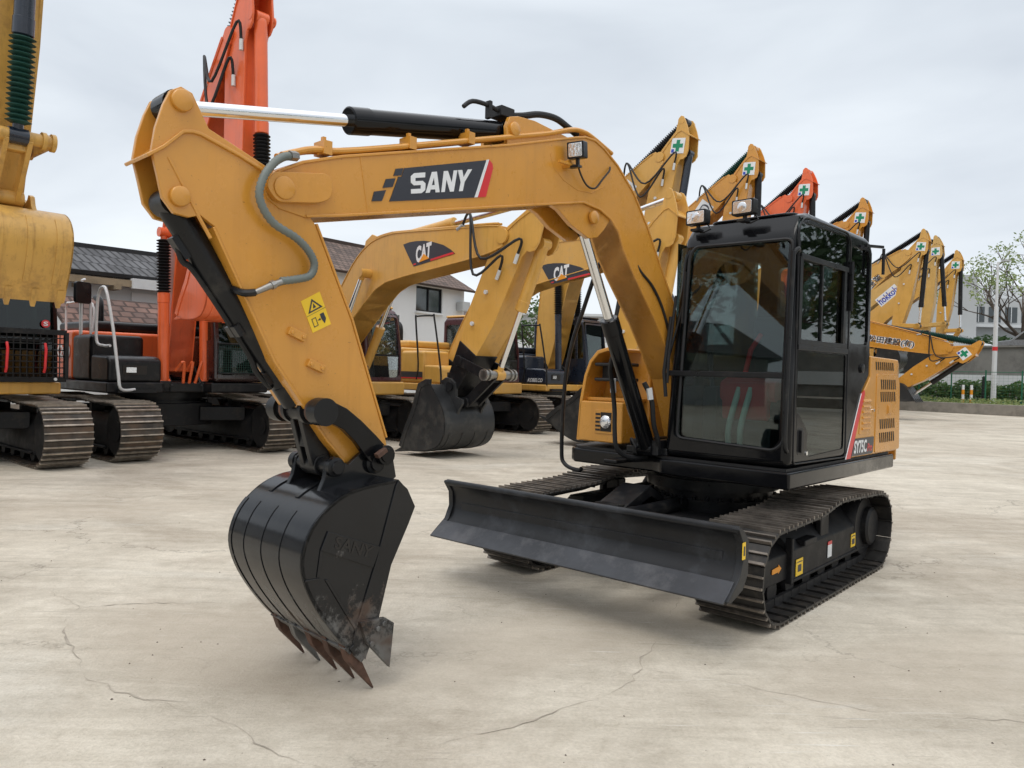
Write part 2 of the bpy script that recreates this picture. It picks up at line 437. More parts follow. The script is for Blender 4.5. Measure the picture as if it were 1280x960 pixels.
    # thin scratches, dark and pale
    for ang_, sc_, th_, colr in ((R(-40), (1.0, 26, 1), .665, (.24, .21, .175)), (R(28), (1.1, 30, 1), .675, (.66, .64, .59)), (R(70), (.9, 24, 1), .68, (.26, .23, .19))):
        q_ = noise(1.5, 6, .6, mapped(ang_, sc_), .15)
        mk_ = noise(.45, 4, .5, mapped(ang_ + 1, (1, 1, 1)))
        f_ = mix(ramp(q_.outputs['Fac'], th_ - .03, (0, 0, 0), th_ + .01, (.75, .75, .75)).outputs[0], ramp(mk_.outputs['Fac'], .46, (0, 0, 0), .58, (1, 1, 1)).outputs[0], 1.0, 'MULTIPLY')
        c = mix(c, colr, f_)
    # hairline crack network, only where a mask allows
    wrp = noise(1.4, 6, .65)
    vadd = nt.nodes.new('ShaderNodeMix'); vadd.data_type = 'RGBA'; vadd.blend_type = 'LINEAR_LIGHT'; vadd.inputs[0].default_value = .55
    L.new(tcn.outputs['Object'], vadd.inputs[6]); L.new(wrp.outputs['Color'], vadd.inputs[7])
    vo = nt.nodes.new('ShaderNodeTexVoronoi'); vo.feature = 'DISTANCE_TO_EDGE'; vo.inputs['Scale'].default_value = .42
    L.new(vadd.outputs[2], vo.inputs['Vector'])
    ck = ramp(vo.outputs['Distance'], .0, (1, 1, 1), .0065, (0, 0, 0))
    cm = noise(.5, 5, .6)
    cmr = ramp(cm.outputs['Fac'], .47, (0, 0, 0), .60, (.7, .7, .7))
    c = mix(c, (.14, .12, .095), mix(ck.outputs[0], cmr.outputs[0], 1.0, 'MULTIPLY'))
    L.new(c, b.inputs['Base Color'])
    rr3 = nt.nodes.new('ShaderNodeMapRange'); rr3.inputs[3].default_value = .62; rr3.inputs[4].default_value = .9
    L.new(s1.outputs['Fac'], rr3.inputs[0]); L.new(rr3.outputs[0], b.inputs['Roughness'])
    b.inputs['Specular IOR Level'].default_value = .35
    bp = nt.nodes.new('ShaderNodeBump'); bp.inputs['Strength'].default_value = .6; bp.inputs['Distance'].default_value = .012
    hh = nt.nodes.new('ShaderNodeMath'); hh.operation = 'ADD'
    L.new(s1.outputs['Fac'], hh.inputs[0]); L.new(fine.outputs['Fac'], hh.inputs[1]); L.new(hh.outputs[0], bp.inputs['Height'])
    L.new(bp.outputs[0], b.inputs['Normal'])
    MATS['ground'] = m
    m, nt, b = nodes('crack_dirt')
    tcn, n, r = col_noise(nt, (.37, .325, .265), .3, 5)
    nt.links.new(r.outputs[0], b.inputs['Base Color']); b.inputs['Roughness'].default_value = .95
    MATS['crack'] = m
ground_mat()

# ------------------------------------------------------------------ mesh helpers
class MB:
    def __init__(s): s.v = []; s.f = []; s.mi = []; s.cur = 0; s.uv = {}
    def add(s, vs, fs):
        n = len(s.v)
        s.v += [Vector(v) for v in vs]
        for f in fs:
            s.f.append([i + n for i in f]); s.mi.append(s.cur)
        return s
    def box(s, x0, x1, y0, y1, z0, z1):
        return s.add([(x0, y0, z0), (x1, y0, z0), (x1, y1, z0), (x0, y1, z0), (x0, y0, z1), (x1, y0, z1), (x1, y1, z1), (x0, y1, z1)],
                     [(0, 3, 2, 1), (4, 5, 6, 7), (0, 1, 5, 4), (1, 2, 6, 5), (2, 3, 7, 6), (3, 0, 4, 7)])
    def bar(s, p0, p1, w, h, up=(0, 0, 1)):
        p0 = Vector(p0); p1 = Vector(p1); d = (p1 - p0).normalized(); up = Vector(up)
        if abs(d.dot(up)) > .98: up = Vector((1, 0, 0))
        sx = d.cross(up).normalized() * w / 2; uz = sx.normalized().cross(d).normalized() * h / 2
        vs = []
        for p in (p0, p1):
            vs += [p - sx - uz, p + sx - uz, p + sx + uz, p - sx + uz]
        return s.add(vs, [(0, 1, 2, 3), (7, 6, 5, 4), (0, 4, 5, 1), (1, 5, 6, 2), (2, 6, 7, 3), (3, 7, 4, 0)])
    def ext(s, poly, ax, a, b):
        # poly of 2-tuples extruded along axis ax ('x': (y,z), 'y': (x,z), 'z': (x,y))
        def P(p, t):
            return {'x': (t, p[0], p[1]), 'y': (p[0], t, p[1]), 'z': (p[0], p[1], t)}[ax]
        n = len(poly)
        return s.add([P(p, a) for p in poly] + [P(p, b) for p in poly],
                     [list(range(n))[::-1], list(range(n, 2 * n))] + [(i, (i + 1) % n, n + (i + 1) % n, n + i) for i in range(n)])
    def strip(s, path, th, y0, y1, closed=False):
        # thick strip following an (x,z) path, thickness th to the left of travel
        n = len(path); P = [Vector(p) for p in path]; off = []
        for i in range(n):
            a = P[i - 1] if i > 0 else (P[-1] if closed else None)
            c = P[(i + 1) % n] if (i < n - 1 or closed) else None
            ds = []
            if a is not None: ds.append((P[i] - a).normalized())
            if c is not None: ds.append((c - P[i]).normalized())
            nn = Vector((0, 0))
            for d in ds: nn += Vector((-d.y, d.x))
            nn.normalize()
            k = 1 / max(.5, nn.dot(Vector((-ds[0].y, ds[0].x))))
            off.append(P[i] + nn * th * k)
        vs = []
        for i in range(n):
            vs += [(P[i].x, y0, P[i].y), (P[i].x, y1, P[i].y), (off[i].x, y1, off[i].y), (off[i].x, y0, off[i].y)]
        fs = []
        m = n if closed else n - 1
        for i in range(m):
            a = 4 * i; b = 4 * ((i + 1) % n)
            for k in range(4):
                fs.append((a + k, a + (k + 1) % 4, b + (k + 1) % 4, b + k))
        if not closed: fs += [(3, 2, 1, 0), (4 * (n - 1), 4 * (n - 1) + 1, 4 * (n - 1) + 2, 4 * (n - 1) + 3)]
        return s.add(vs, fs)
    def tube(s, path, r, n=8, closed=False):
        P = [Vector(p) for p in path]; k = len(P); rs = r if isinstance(r, (list, tuple)) else [r] * k
        T = []
        for i in range(k):
            a = P[i - 1] if (i > 0 or closed) else P[i]; c = P[(i + 1) % k] if (i < k - 1 or closed) else P[i]
            T.append((c - a).normalized())
        up = Vector((0, 0, 1)) if abs(T[0].z) < .9 else Vector((1, 0, 0))
        N = (up - T[0] * up.dot(T[0])).normalized(); vs = []
        for i in range(k):
            N = (N - T[i] * N.dot(T[i])).normalized(); B = T[i].cross(N)
            for j in range(n):
                a = 2 * PI * j / n
                vs.append(P[i] + (N * math.cos(a) + B * math.sin(a)) * rs[i])
        fs = []
        for i in range(k if closed else k - 1):
            a = i * n; b = ((i + 1) % k) * n
            for j in range(n): fs.append((a + j, a + (j + 1) % n, b + (j + 1) % n, b + j))
        if not closed: fs += [list(range(n))[::-1], list(range((k - 1) * n, k * n))]
        return s.add(vs, fs)
    def cyl(s, p0, p1, r, r2=None, n=20):
        return s.tube([p0, p1], [r, r if r2 is None else r2], n)
    def lathe(s, p0, p1, prof, n=20):
        # prof: (t along p0->p1 in metres, radius)
        p0 = Vector(p0); d = (Vector(p1) - p0).normalized()
        up = Vector((0, 0, 1)) if abs(d.z) < .9 else Vector((1, 0, 0))
        N = (up - d * up.dot(d)).normalized(); B = d.cross(N); vs = []
        for t, r in prof:
            for j in range(n):
                a = 2 * PI * j / n
                vs.append(p0 + d * t + (N * math.cos(a) + B * math.sin(a)) * r)
        k = len(prof); fs = []
        for i in range(k - 1):
            for j in range(n): fs.append((i * n + j, i * n + (j + 1) % n, (i + 1) * n + (j + 1) % n, (i + 1) * n + j))
        fs += [list(range(n))[::-1], list(range((k - 1) * n, k * n))]
        return s.add(vs, fs)
    def xf(s, M, start=0):
        for i in range(start, len(s.v)): s.v[i] = M @ s.v[i]
        return s
    def mesh(s, name, mats, ang=35, recalc=True):
        me = bpy.data.meshes.new(name)
        me.from_pydata([tuple(v) for v in s.v], [], s.f)
        me.polygons.foreach_set('material_index', s.mi)
        if recalc:
            bm = bmesh.new(); bm.from_mesh(me)
            bmesh.ops.recalc_face_normals(bm, faces=bm.faces)
            bm.to_mesh(me); bm.free()
        for m in (mats if isinstance(mats, (list, tuple)) else [mats]): me.materials.append(MATS[m])
        me.polygons.foreach_set('use_smooth', [True] * len(me.polygons))
        me.set_sharp_from_angle(angle=R(ang))
        return me
    def build(s, name, mats, parent=None, bevel=0, seg=2, ang=35, M=None, recalc=True):
        if M is not None: s.xf(M)
        o = bpy.data.objects.new(name, s.mesh(name, mats, ang, recalc))
        COL.objects.link(o)
        if parent is not None: o.parent = parent
        if bevel:
            md = o.modifiers.new('Bevel', 'BEVEL'); md.width = bevel; md.segments = seg; md.limit_method = 'ANGLE'
            md.angle_limit = R(ang); md.harden_normals = True
        return o
def tag(o, label, cat, group=None, kind=None):
    o['label'] = label; o['category'] = cat
    if group: o['group'] = group
    if kind: o['kind'] = kind
    return o
def empty(name, loc=(0, 0, 0), rz=0):
    o = bpy.data.objects.new(name, None); COL.objects.link(o)
    o.location = loc; o.rotation_euler = (0, 0, rz); o.empty_display_size = .3
    return o
def bevel_mesh(me, w, seg=3, ang=30):
    bm = bmesh.new(); bm.from_mesh(me)
    es = [e for e in bm.edges if len(e.link_faces) == 2 and e.calc_face_angle(0) > R(ang)]
    bmesh.ops.bevel(bm, geom=es, offset=w, segments=seg, affect='EDGES', profile=.5, clamp_overlap=True)
    bm.to_mesh(me); bm.free()
def boolean(base, cutters, op='DIFFERENCE'):
    # base, cutters: mesh datablocks; returns a new mesh
    o = bpy.data.objects.new('tmp', base); COL.objects.link(o); cs = []
    for c in cutters:
        q = bpy.data.objects.new('tmpc', c); COL.objects.link(q); cs.append(q)
        md = o.modifiers.new('b', 'BOOLEAN'); md.object = q; md.operation = op; md.solver = 'EXACT'
    dg = bpy.context.evaluated_depsgraph_get(); dg.update()
    me = bpy.data.meshes.new_from_object(o.evaluated_get(dg))
    for q in cs + [o]: bpy.data.objects.remove(q)
    return me
def link_mesh(me, name, parent, ang=30, smooth=True):
    me.name = name
    me.polygons.foreach_set('use_smooth', [smooth] * len(me.polygons))
    me.set_sharp_from_angle(angle=R(ang))
    o = bpy.data.objects.new(name, me); COL.objects.link(o); o.parent = parent
    return o
def weighted(o):
    md = o.modifiers.new('WN', 'WEIGHTED_NORMAL'); md.keep_sharp = True; md.weight = 80
def cat(P, n=6, closed=False):
    # Catmull-Rom smoothing
    P = [Vector(p) for p in P]; k = len(P); out = []
    for i in range(k if closed else k - 1):
        p0 = P[i - 1] if (i > 0 or closed) else P[0]; p1 = P[i]; p2 = P[(i + 1) % k]
        p3 = P[(i + 2) % k] if (i + 2 < k or closed) else P[-1]
        for j in range(n):
            t = j / n
            out.append(.5 * ((2 * p1) + (p2 - p0) * t + (2 * p0 - 5 * p1 + 4 * p2 - p3) * t * t + (3 * p1 - p0 - 3 * p2 + p3) * t ** 3))
    if not closed: out.append(P[-1])
    return out
def rrect(a0, a1, b0, b1, r, n=5):
    pts = []
    for cx, cy, st in ((a1 - r, b1 - r, 0), (a0 + r, b1 - r, 90), (a0 + r, b0 + r, 180), (a1 - r, b0 + r, 270)):
        for i in range(n + 1):
            t = R(st + 90 * i / n); pts.append((cx + r * math.cos(t), cy + r * math.sin(t)))
    return pts
def rpoly(P, r, n=4):
    # round the corners of a convex-ish polygon
    out = []; k = len(P); P = [Vector(p) for p in P]
    for i in range(k):
        a = P[i - 1]; c = P[i]; d = P[(i + 1) % k]
        u = (a - c); v = (d - c); q = min(r, u.length * .45, v.length * .45)
        s = c + u.normalized() * q; e = c + v.normalized() * q
        for j in range(n + 1):
            t = j / n; out.append(tuple((1 - t) ** 2 * s + 2 * t * (1 - t) * c + t * t * e))
    return out
_txt = {}
def text(name, body, quad, mat, parent, lift=.003, bold=0.0, M=None):
    # lettering mapped into a quad of 3D corners: bottom-left, bottom-right, top-right, top-left
    key = (body, bold)
    if key not in _txt:
        c = bpy.data.curves.new('t', 'FONT'); c.body = body; c.offset = bold; c.resolution_u = 3
        o = bpy.data.objects.new('t', c); COL.objects.link(o)
        dg = bpy.context.evaluated_depsgraph_get(); dg.update()
        me = bpy.data.meshes.new_from_object(o.evaluated_get(dg))
        _txt[key] = ([tuple(v.co) for v in me.vertices], [tuple(p.vertices) for p in me.polygons])
        bpy.data.objects.remove(o); bpy.data.curves.remove(c); bpy.data.meshes.remove(me)
    vs, fs = _txt[key]
    x0 = min(v[0] for v in vs); x1 = max(v[0] for v in vs); y0 = min(v[1] for v in vs); y1 = max(v[1] for v in vs)
    bl, br, tr, tl = [Vector(q) for q in quad]
    nrm = (br - bl).cross(tl - bl).normalized() * lift
    out = []
    for v in vs:
        s = (v[0] - x0) / (x1 - x0); t = (v[1] - y0) / (y1 - y0)
        out.append((bl * (1 - s) + br * s) * (1 - t) + (tl * (1 - s) + tr * s) * t + nrm)
    mb = MB(); mb.add(out, fs)
    return mb.build(name, mat, parent, M=M, recalc=False)
def plate(mb, pts, nrm, th):
    # thin raised sheet: polygon in 3D with thickness along nrm
    nrm = Vector(nrm).normalized() * th; n = len(pts); P = [Vector(p) for p in pts]
    return mb.add([p for p in P] + [p + nrm for p in P], [list(range(n))[::-1], list(range(n, 2 * n))] + [(i, (i + 1) % n, n + (i + 1) % n, n + i) for i in range(n)])
def ram(parent, name, A, B, rb, rr_, frac, mat, boot=None, rod='chrome', collar=True):
    # hydraulic cylinder: barrel from A, rod out to B
    A = Vector(A); B = Vector(B); Lg = (B - A).length; d = (B - A).normalized(); b = Lg * frac
    mb = MB()
    prof = [(0, rb * .55), (0.0, rb * .8), (rb * .5, rb * .98), (rb * 1.0, rb), (b - rb * 1.9, rb), (b - rb * 1.85, rb * 1.07), (b - rb * .1, rb * 1.07), (b, rb * .95), (b, rr_ * 1.05)]
    mb.lathe(A, B, prof, 24)
    up = Vector((0, 1, 0))
    mb.cyl(A - up * rb * 1.0, A + up * rb * 1.0, rb * .95, n=18)
    c = mb.build(name, mat, parent)
    mb = MB(); mb.cyl(A + d * (b - .02), B - d * rb * .4, rr_, n=18)
    mb.build('piston_rod', rod, c)
    mb = MB(); mb.cyl(B - up * rb * .95, B + up * rb * .95, rb * .9, n=18)
    mb.cyl(B - d * rb * 1.5, B, rr_ * 1.15, n=14)
    mb.build('rod_eye', mat if mat != 'chrome' else 'steel', c)
    if boot:
        prof = []; st_ = rb * .55; n = int((Lg - b - rb) / st_); t = b
        for i in range(n):
            prof += [(t, rb * .78), (t + st_ * .5, rb * 1.32)]; t += st_
        prof.append((t, rb * .7))
        mb = MB(); mb.lathe(A, B, prof, 16); mb.build('rubber_boot', boot, c, ang=60)
    return c

# ------------------------------------------------------------------ crawler track
def track_belt(profile, y0, y1, pitch, gr=.022, th=.014, chain=True):
    P = cat(profile, 8, True); n = len(P)
    L = [0]
    for i in range(n): L.append(L[-1] + (P[(i + 1) % n] - P[i]).length)
    tot = L[-1]; N = round(tot / pitch); p = tot / N
    def at(s):
        s %= tot
        for i in range(n):
            if L[i + 1] >= s:
                t = (s - L[i]) / max(1e-9, L[i + 1] - L[i]); return P[i].lerp(P[(i + 1) % n], t)
        return P[0]
    mb = MB(); ccw = 1
    area = sum(P[i].x * P[(i + 1) % n].y - P[(i + 1) % n].x * P[i].y for i in range(n))
    if area < 0: ccw = -1
    for k in range(N):
        c = at(k * p); a = at(k * p - p * .4); b = at(k * p + p * .4); t = (b - a).normalized()
        nn = Vector((t.y, -t.x)) * ccw   # outward
        c = (a + b) / 2
        def q(s, h): return c + t * s + nn * h
        j = random.uniform(-.002, .002)
        def bx(s0, s1, h0, h1, ya, yb, mi):
            mb.cur = mi
            pts = [q(s0, h0), q(s1, h0), q(s1, h1), q(s0, h1)]
            mb.add([(v.x, ya, v.y) for v in pts] + [(v.x, yb, v.y) for v in pts], [(0, 1, 2, 3), (7, 6, 5, 4), (0, 4, 5, 1), (1, 5, 6, 2), (2, 6, 7, 3), (3, 7, 4, 0)])
        bx(-.47 * p, .47 * p, -th, 0, y0 + j, y1 + j, 0)
        bx(-.47 * p, -.36 * p, 0, gr, y0 + j, y1 + j, 1)
        bx(.02 * p, .11 * p, 0, gr * .85, y0 + j, y1 + j, 1)
        bx(.40 * p, .47 * p, -th * 1.8, -.0005, y0 + j + .004, y1 + j - .004, 0)
        if chain:
            ym = (y0 + y1) / 2; w = (y1 - y0)
            bx(-.5 * p, .44 * p, -th - .055, -th, ym - .16 * w, ym - .10 * w, 2)
            bx(-.5 * p, .44 * p, -th - .055, -th, ym + .10 * w, ym + .16 * w, 2)
    return mb

# ================================================================== MAIN EXCAVATOR (7.5 t, ochre, black cab)
HEAD = -2.2934; SWING = -.038
UM = Matrix.Rotation(-SWING, 4, 'Z')    # undercarriage sits slightly turned from the house
main = empty('excavator', (1.5088, 6.0156, 0), HEAD + SWING)
tag(main, 'compact ochre yellow excavator with glossy black cab, alone in front of the row', 'excavator')

def main_machine(t):
    prof = [(.9, .022), (1.09, .022), (1.22, .05), (1.325, .14), (1.378, .30), (1.345, .43), (1.27, .525), (1.15, .572), (.9, .578), (.62, .585), (.40, .592), (.18, .628), (.0, .642), (-.25, .632), (-.55, .618),
            (-.85, .600), (-1.0, .558), (-1.11, .46), (-1.145, .33), (-1.10, .17), (-.99, .06), (-.85, .022), (-.4, .022), (.3, .022)]
    for s in (1, -1):
        y0, y1 = sorted((s * .665, s * 1.11))
        track_belt(prof, y0, y1, .135, gr=.02).build('crawler_track', ['track_black', 'track_black_edge', 'track_dark'], t, M=UM)
        fr = MB()
        # side frame with sloping deck
        pl = [(.70, .15), (.965, .15), (.965, .35), (.83, .50), (.70, .50)]
        fr.ext([(s * a, b) for a, b in pl], 'x', -.90, .60)
        fr.ext([(s * a, b) for a, b in [(.72, .17), (.945, .17), (.945, .34), (.86, .40), (.72, .40)]], 'x', .60, 1.02)
        fr.box(-.12, .0, s * .83 - .06, s * .83 + .06, .48, .575)
        fr.box(-.14, .02, s * .93 - .02, s * .93 + .02, .34, .56)
        fr.box(-.90, .60, s * .955 - .02, s * .955 + .02, .142, .165)
        fr.box(.585, .615, s * .955 - .025, s * .955 + .025, .14, .44)
        fr.box(.20, .42, s * .90 - .08, s * .90 + .09, .36, .40)
        f = fr.build('track_frame', 'frame_black', t, bevel=.008, M=UM)
        mb = MB(); mb.lathe((1.10, s * .79, .30), (1.10, s * .79 + s * .15, .30), [(0, .1), (0, .22), (.02, .235), (.13, .235), (.15, .22), (.15, .1)], 30)
        mb.build('idler_wheel', 'frame_black', f, M=UM)
        mb = MB(); mb.lathe((-.88, s * .79, .32), (-.88, s * .79 + s * .18, .32), [(0, .1), (0, .22), (.05, .245), (.13, .245), (.18, .22), (.18, .1)], 24)
        a, b = (.86, 1.02) if s > 0 else (-.86, -1.02)
        mb.lathe((-.95, a, .315), (-.95, b, .315), [(0, .165), (.09, .165), (.10, .15), (.145, .15), (.16, .13)], 28)
        mb.build('drive_sprocket', 'frame_black', f, M=UM)
        for k in range(6):
            x = -.62 + k * .29
            mb = MB(); mb.lathe((x, s * .80, .135), (x, s * .80 + s * .14, .135), [(0, .05), (0, .068), (.03, .068), (.03, .055), (.11, .055), (.11, .075), (.14, .075), (.14, .05)], 16)
            mb.build('track_roller', 'frame_black', f, M=UM)
        if s > 0:
            mb = MB()
            plate(mb, [(.52, .968, .175), (.40, .968, .175), (.40, .968, .285), (.52, .968, .285)], (0, 1, 0), .003)
            plate(mb, [(-.58, .968, .195), (-.68, .968, .195), (-.68, .968, .295), (-.58, .968, .295)], (0, 1, 0), .003)
            mb.build('warning_sticker', 'decal_yellow', f, M=UM)
            mb = MB(); plate(mb, [(.86, .948, .245), (.76, .948, .245), (.76, .948, .235), (.715, .948, .262), (.76, .948, .292), (.76, .948, .28), (.86, .948, .275)], (0, 1, 0), .003)
            mb.build('direction_arrow', 'decal_orange', f, M=UM)
            for zz, zt, mt in ((.20, .29, 'white'), (.29, .315, 'red')):
                mb = MB(); plate(mb, [(-.075, .968, zz), (-.155, .968, zz), (-.155, .968, zt), (-.075, .968, zt)], (0, 1, 0), .003)
                mb.build('notice_label', mt, f, M=UM)
            mb = MB()
            for x0, x1, z0, z1 in ((.51, .41, .262, .266), (.49, .43, .20, .245), (-.59, -.67, .275, .279), (-.60, -.66, .215, .255)):
                plate(mb, [(x0, .9715, z0), (x1, .9715, z0), (x1, .9715, z1), ((x0 + x1) / 2, .9715, z1 + .003), (x0, .9715, z1)], (0, 1, 0), .001)
            mb.build('sticker_print', 'decal_black', f, M=UM)
    cb = MB()
    cb.ext([(-.45, -.55), (.5, -.55), (.62, -.35), (.62, .35), (.5, .55), (-.45, .55)], 'z', .24, .46)
    for s in (1, -1):
        cb.ext([(.5, s * .3), (.8, s * .72), (.55, s * .72), (.2, s * .5)], 'z', .26, .43)
        cb.ext([(-.45, s * .3), (-.75, s * .72), (-.5, s * .72), (-.15, s * .5)], 'z', .26, .43)
        cb.box(-.5, .45, s * .5 - .02, s * .72 + .02, .24, .38)
    cb.build('car_body', 'frame_black', t, bevel=.01, M=UM)
    mb = MB(); mb.lathe((-.2, 0, .44), (-.2, 0, .75), [(0, .50), (.10, .50), (.10, .46), (.17, .46), (.17, .52), (.25, .52), (.25, .47), (.31, .47)], 48)
    for k in range(32):
        a = 2 * PI * k / 32; mb.cyl((-.2 + .49 * math.cos(a), .49 * math.sin(a), .54), (-.2 + .49 * math.cos(a), .49 * math.sin(a), .565), .014, n=6)
    mb.build('slewing_ring', 'black_satin', t, M=UM)
    # dozer blade
    pb = cat([(1.715, .672), (1.665, .60), (1.655, .50), (1.70, .405), (1.835, .315)], 5)
    bl = MB(); bl.strip([tuple(p) for p in pb], -.022, -1.11, 1.11)
    bl.tube([(1.70, -1.11, .668), (1.70, 1.11, .668)], .022, 12)
    for s in (1, -1):
        bl.ext([(1.715, .685), (1.66, .66), (1.60, .60), (1.60, .42), (1.66, .345), (1.80, .30), (1.835, .315), (1.71, .41), (1.668, .50), (1.675, .60), (1.725, .672)], 'y', s * 1.11 - s * .03, s * 1.122)
    bl.box(1.57, 1.66, -1.0, 1.0, .43, .53)
    for y in (-.75, -.35, .35, .75):
        bl.ext([(1.655, .63), (1.56, .52), (1.56, .42), (1.63, .42), (1.635, .5)], 'y', y - .012, y + .012)
    b = bl.build('dozer_blade', 'black_plate', t, bevel=.004, M=UM, ang=40)
    mb = MB(); mb.strip([(1.728, .392), (1.785, .343), (1.855, .300)], .013, -1.106, 1.106); mb.build('cutting_edge', 'worn_edge', b, bevel=.003, M=UM)
    for y in (-.36, .36):
        mb = MB(); mb.ext([(.45, .24), (1.60, .40), (1.60, .54), (1.45, .54), (.45, .38)], 'y', y - .05, y + .05)
        mb.build('blade_arm', 'black_satin', b, bevel=.006, M=UM)
    mb = MB(); mb.ext([(.42, .50), (1.0, .56), (1.22, .50), (1.22, .46), (1.0, .52), (.42, .46)], 'y', -.30, -.10)
    mb.ext([(.42, .56), (.62, .66), (1.08, .49), (1.05, .44), (.6, .58), (.42, .50)], 'y', -.32, -.08)
    mb.build('blade_ram_guard', 'black_satin', b, bevel=.006, M=UM)
    ram(t, 'blade_cylinder', UM @ Vector((.35, 0, .50)), UM @ Vector((1.55, 0, .50)), .055, .03, .6, 'black_satin')
    mb = MB(); plate(mb, [(1.685, 1.123, .51), (1.65, 1.123, .51), (1.65, 1.123, .60), (1.685, 1.123, .60)], (0, 1, 0), .003)
    mb.build('warning_sticker', 'decal_yellow', b, M=UM)
    mb = MB(); mb.ext([(1.675, .53), (1.66, .53), (1.66, .58), (1.675, .58)], 'y', 1.1265, 1.128); mb.build('sticker_print', 'decal_black', b, M=UM)

    # ---- house deck (black skirt)
    plan = [(.62, .985), (.62, .02), (.55, -.10), (.53, -.86), (.46, -.94), (-1.0, -.98)]
    for k in range(13):
        a = R(-112 - k * (136 / 12.)); plan.append((-.20 + 1.58 * math.cos(a), 1.0 * math.sin(a) * 1.0))
    plan += [(-1.55, .93), (-1.42, .985)]
    dk = MB(); dk.ext(plan, 'z', .752, .868)
    dk.build('house_deck', 'black_gloss', t, bevel=.035, seg=4, ang=30)
    mb = MB(); mb.ext([(x * .97 - .0, y * .97) for x, y in plan], 'z', .868, .885); mb.build('deck_gasket', 'rubber', t)

    # ---- engine cover and counterweight
    ec = MB(); ec.ext([(-.50, .888), (-.735, 1.385), (-.87, 1.50), (-.87, 1.665), (-1.56, 1.655), (-1.74, 1.60), (-1.84, 1.45), (-1.90, .80), (-1.60, .80), (-1.60, .888)], 'y', -.97, .97)
    em = ec.mesh('ec', 'yellow')
    pc = MB(); pc.ext([(.2, .968), (-1.50, .968), (-1.64, .94), (-1.75, .86), (-1.82, .72), (-1.91, .3), (-1.93, 0), (-1.91, -.3), (-1.82, -.72), (-1.75, -.86), (-1.64, -.94), (-1.50, -.965), (.2, -.965)], 'z', .5, 2.5)
    em = boolean(em, [pc.mesh('pc', 'yellow')], 'INTERSECT')
    bevel_mesh(em, .028, 3, 32)
    e = link_mesh(em, 'engine_cover', t, 40); weighted(e)
    pn = MB(); pn.ext(rpoly([(-1.00, .90), (-1.00, 1.53), (-1.50, 1.53), (-1.565, 1.46), (-1.60, .90)], .03), 'y', .966, .974)
    pn.build('side_door', 'yellow', e, bevel=.003)
    pn2 = MB(); pn2.ext(rpoly([(-.645, 1.06), (-.665, 1.33), (-.905, 1.33), (-.905, 1.06)], .015), 'y', .966, .972)
    for k in range(6):
        z = 1.09 + k * .043
        pn2.add([(-.70, .972, z), (-.87, .972, z), (-.87, .985, z + .008), (-.70, .985, z + .008), (-.70, .972, z + .026), (-.87, .972, z + .026)],
                [(0, 1, 2, 3), (3, 2, 5, 4), (0, 3, 4), (1, 5, 2), (0, 4, 5, 1)])
    pn2.build('louvre_panel', 'yellow', e)
    def slots(x0, x1, z0, z1, n, y, lean=.018):
        vt = MB()
        for k in range(n):
            x = x0 + (x1 - x0) * (k + .5) / n; w = abs(x1 - x0) / n * .22
            plate(vt, [(x + w, y, z0), (x - w, y, z0), (x - w + lean, y, z1), (x + w + lean, y, z1)], (0, 1, 0), .002)
        vt.build('vent_slots', 'vent_dark', e)
    for z0, z1 in ((1.405, 1.485), (1.305, 1.385), (1.085, 1.165), (.975, 1.055)): slots(-1.09, -1.47, z0, z1, 8, .9745)
    slots(-.97, -1.42, 1.56, 1.625, 9, .9690)
    mb = MB(); mb.ext(rrect(-1.36, -1.26, 1.20, 1.28, .01), 'y', .974, .979); mb.ext(rrect(-1.345, -1.275, 1.21, 1.27, .01), 'y', .979, .984)
    mb.build('door_latch', 'yellow', e, bevel=.002)
    mb = MB(); mb.cyl((-.93, .966, 1.24), (-.93, .985, 1.24), .012, n=12); mb.build('lock', 'chrome', e)
    cw = MB(); pl = []
    for k in range(17):
        a = R(90 + k * 180 / 16.); pl.append((-1.46 + .44 * math.cos(a), .93 * math.sin(a)))
    cw.ext(pl, 'z', .80, 1.42); cw.build('counterweight', 'yellow', t, bevel=.04, seg=3)
    st = MB(); plate(st, [(-.385, .972, .888), (-.468, .972, .888), (-.735, .972, 1.372), (-.72, .972, 1.40), (-.665, .972, 1.375)], (0, 1, 0), .004)
    st.build('red_stripe', 'red', e)
    st = MB(); plate(st, [(-.372, .971, .888), (-.385, .971, .888), (-.668, .971, 1.375), (-.655, .971, 1.372)], (0, 1, 0), .004)
    st.build('white_stripe', 'white', e)
    mb = MB(); plate(mb, [(-.485, .9705, .902), (-.94, .9705, .902), (-.965, .9705, 1.032), (-.55, .9705, 1.032)], (0, 1, 0), .006)
    pl = mb.build('model_plate', 'decal_black', e)
    text('model_lettering', 'SY75C', [(-.53, .9765, .918), (-.80, .9765, .918), (-.80, .9765, 1.018), (-.535, .9765, 1.018)], 'white', pl, .0015, .035)
    text('model_suffix', 'Pro', [(-.815, .9765, .922), (-.915, .9765, .922), (-.935, .9765, .985), (-.825, .9765, .985)], 'red', pl, .0015, .03)

    # ---- storage box on the right
    sb = MB()
    arch = [(-.335, .93), (-.335, 1.30), (-.335, 1.60), (-.42, 1.672), (-.56, 1.685), (-.66, 1.66), (-.735, 1.58), (-.785, 1.46), (-.825, 1.26), (-.85, .93)]
    sb.ext(arch, 'x', -1.0, .24)
    b0 = sb.build('side_box', 'yellow', t, bevel=.02, seg=3, ang=30)
    mb = MB(); mb.ext([(-.40, .93), (-.40, 1.255), (-.826, 1.255), (-.85, .93)], 'x', .24, .52)
    mb.build('lower_box', 'yellow', b0, bevel=.014, seg=3)
    mb = MB(); mb.ext([(-.36, 1.257), (-.36, 1.285), (-.80, 1.285), (-.80, 1.257)], 'x', .24, .46); mb.build('box_lid', 'yellow', b0, bevel=.006)
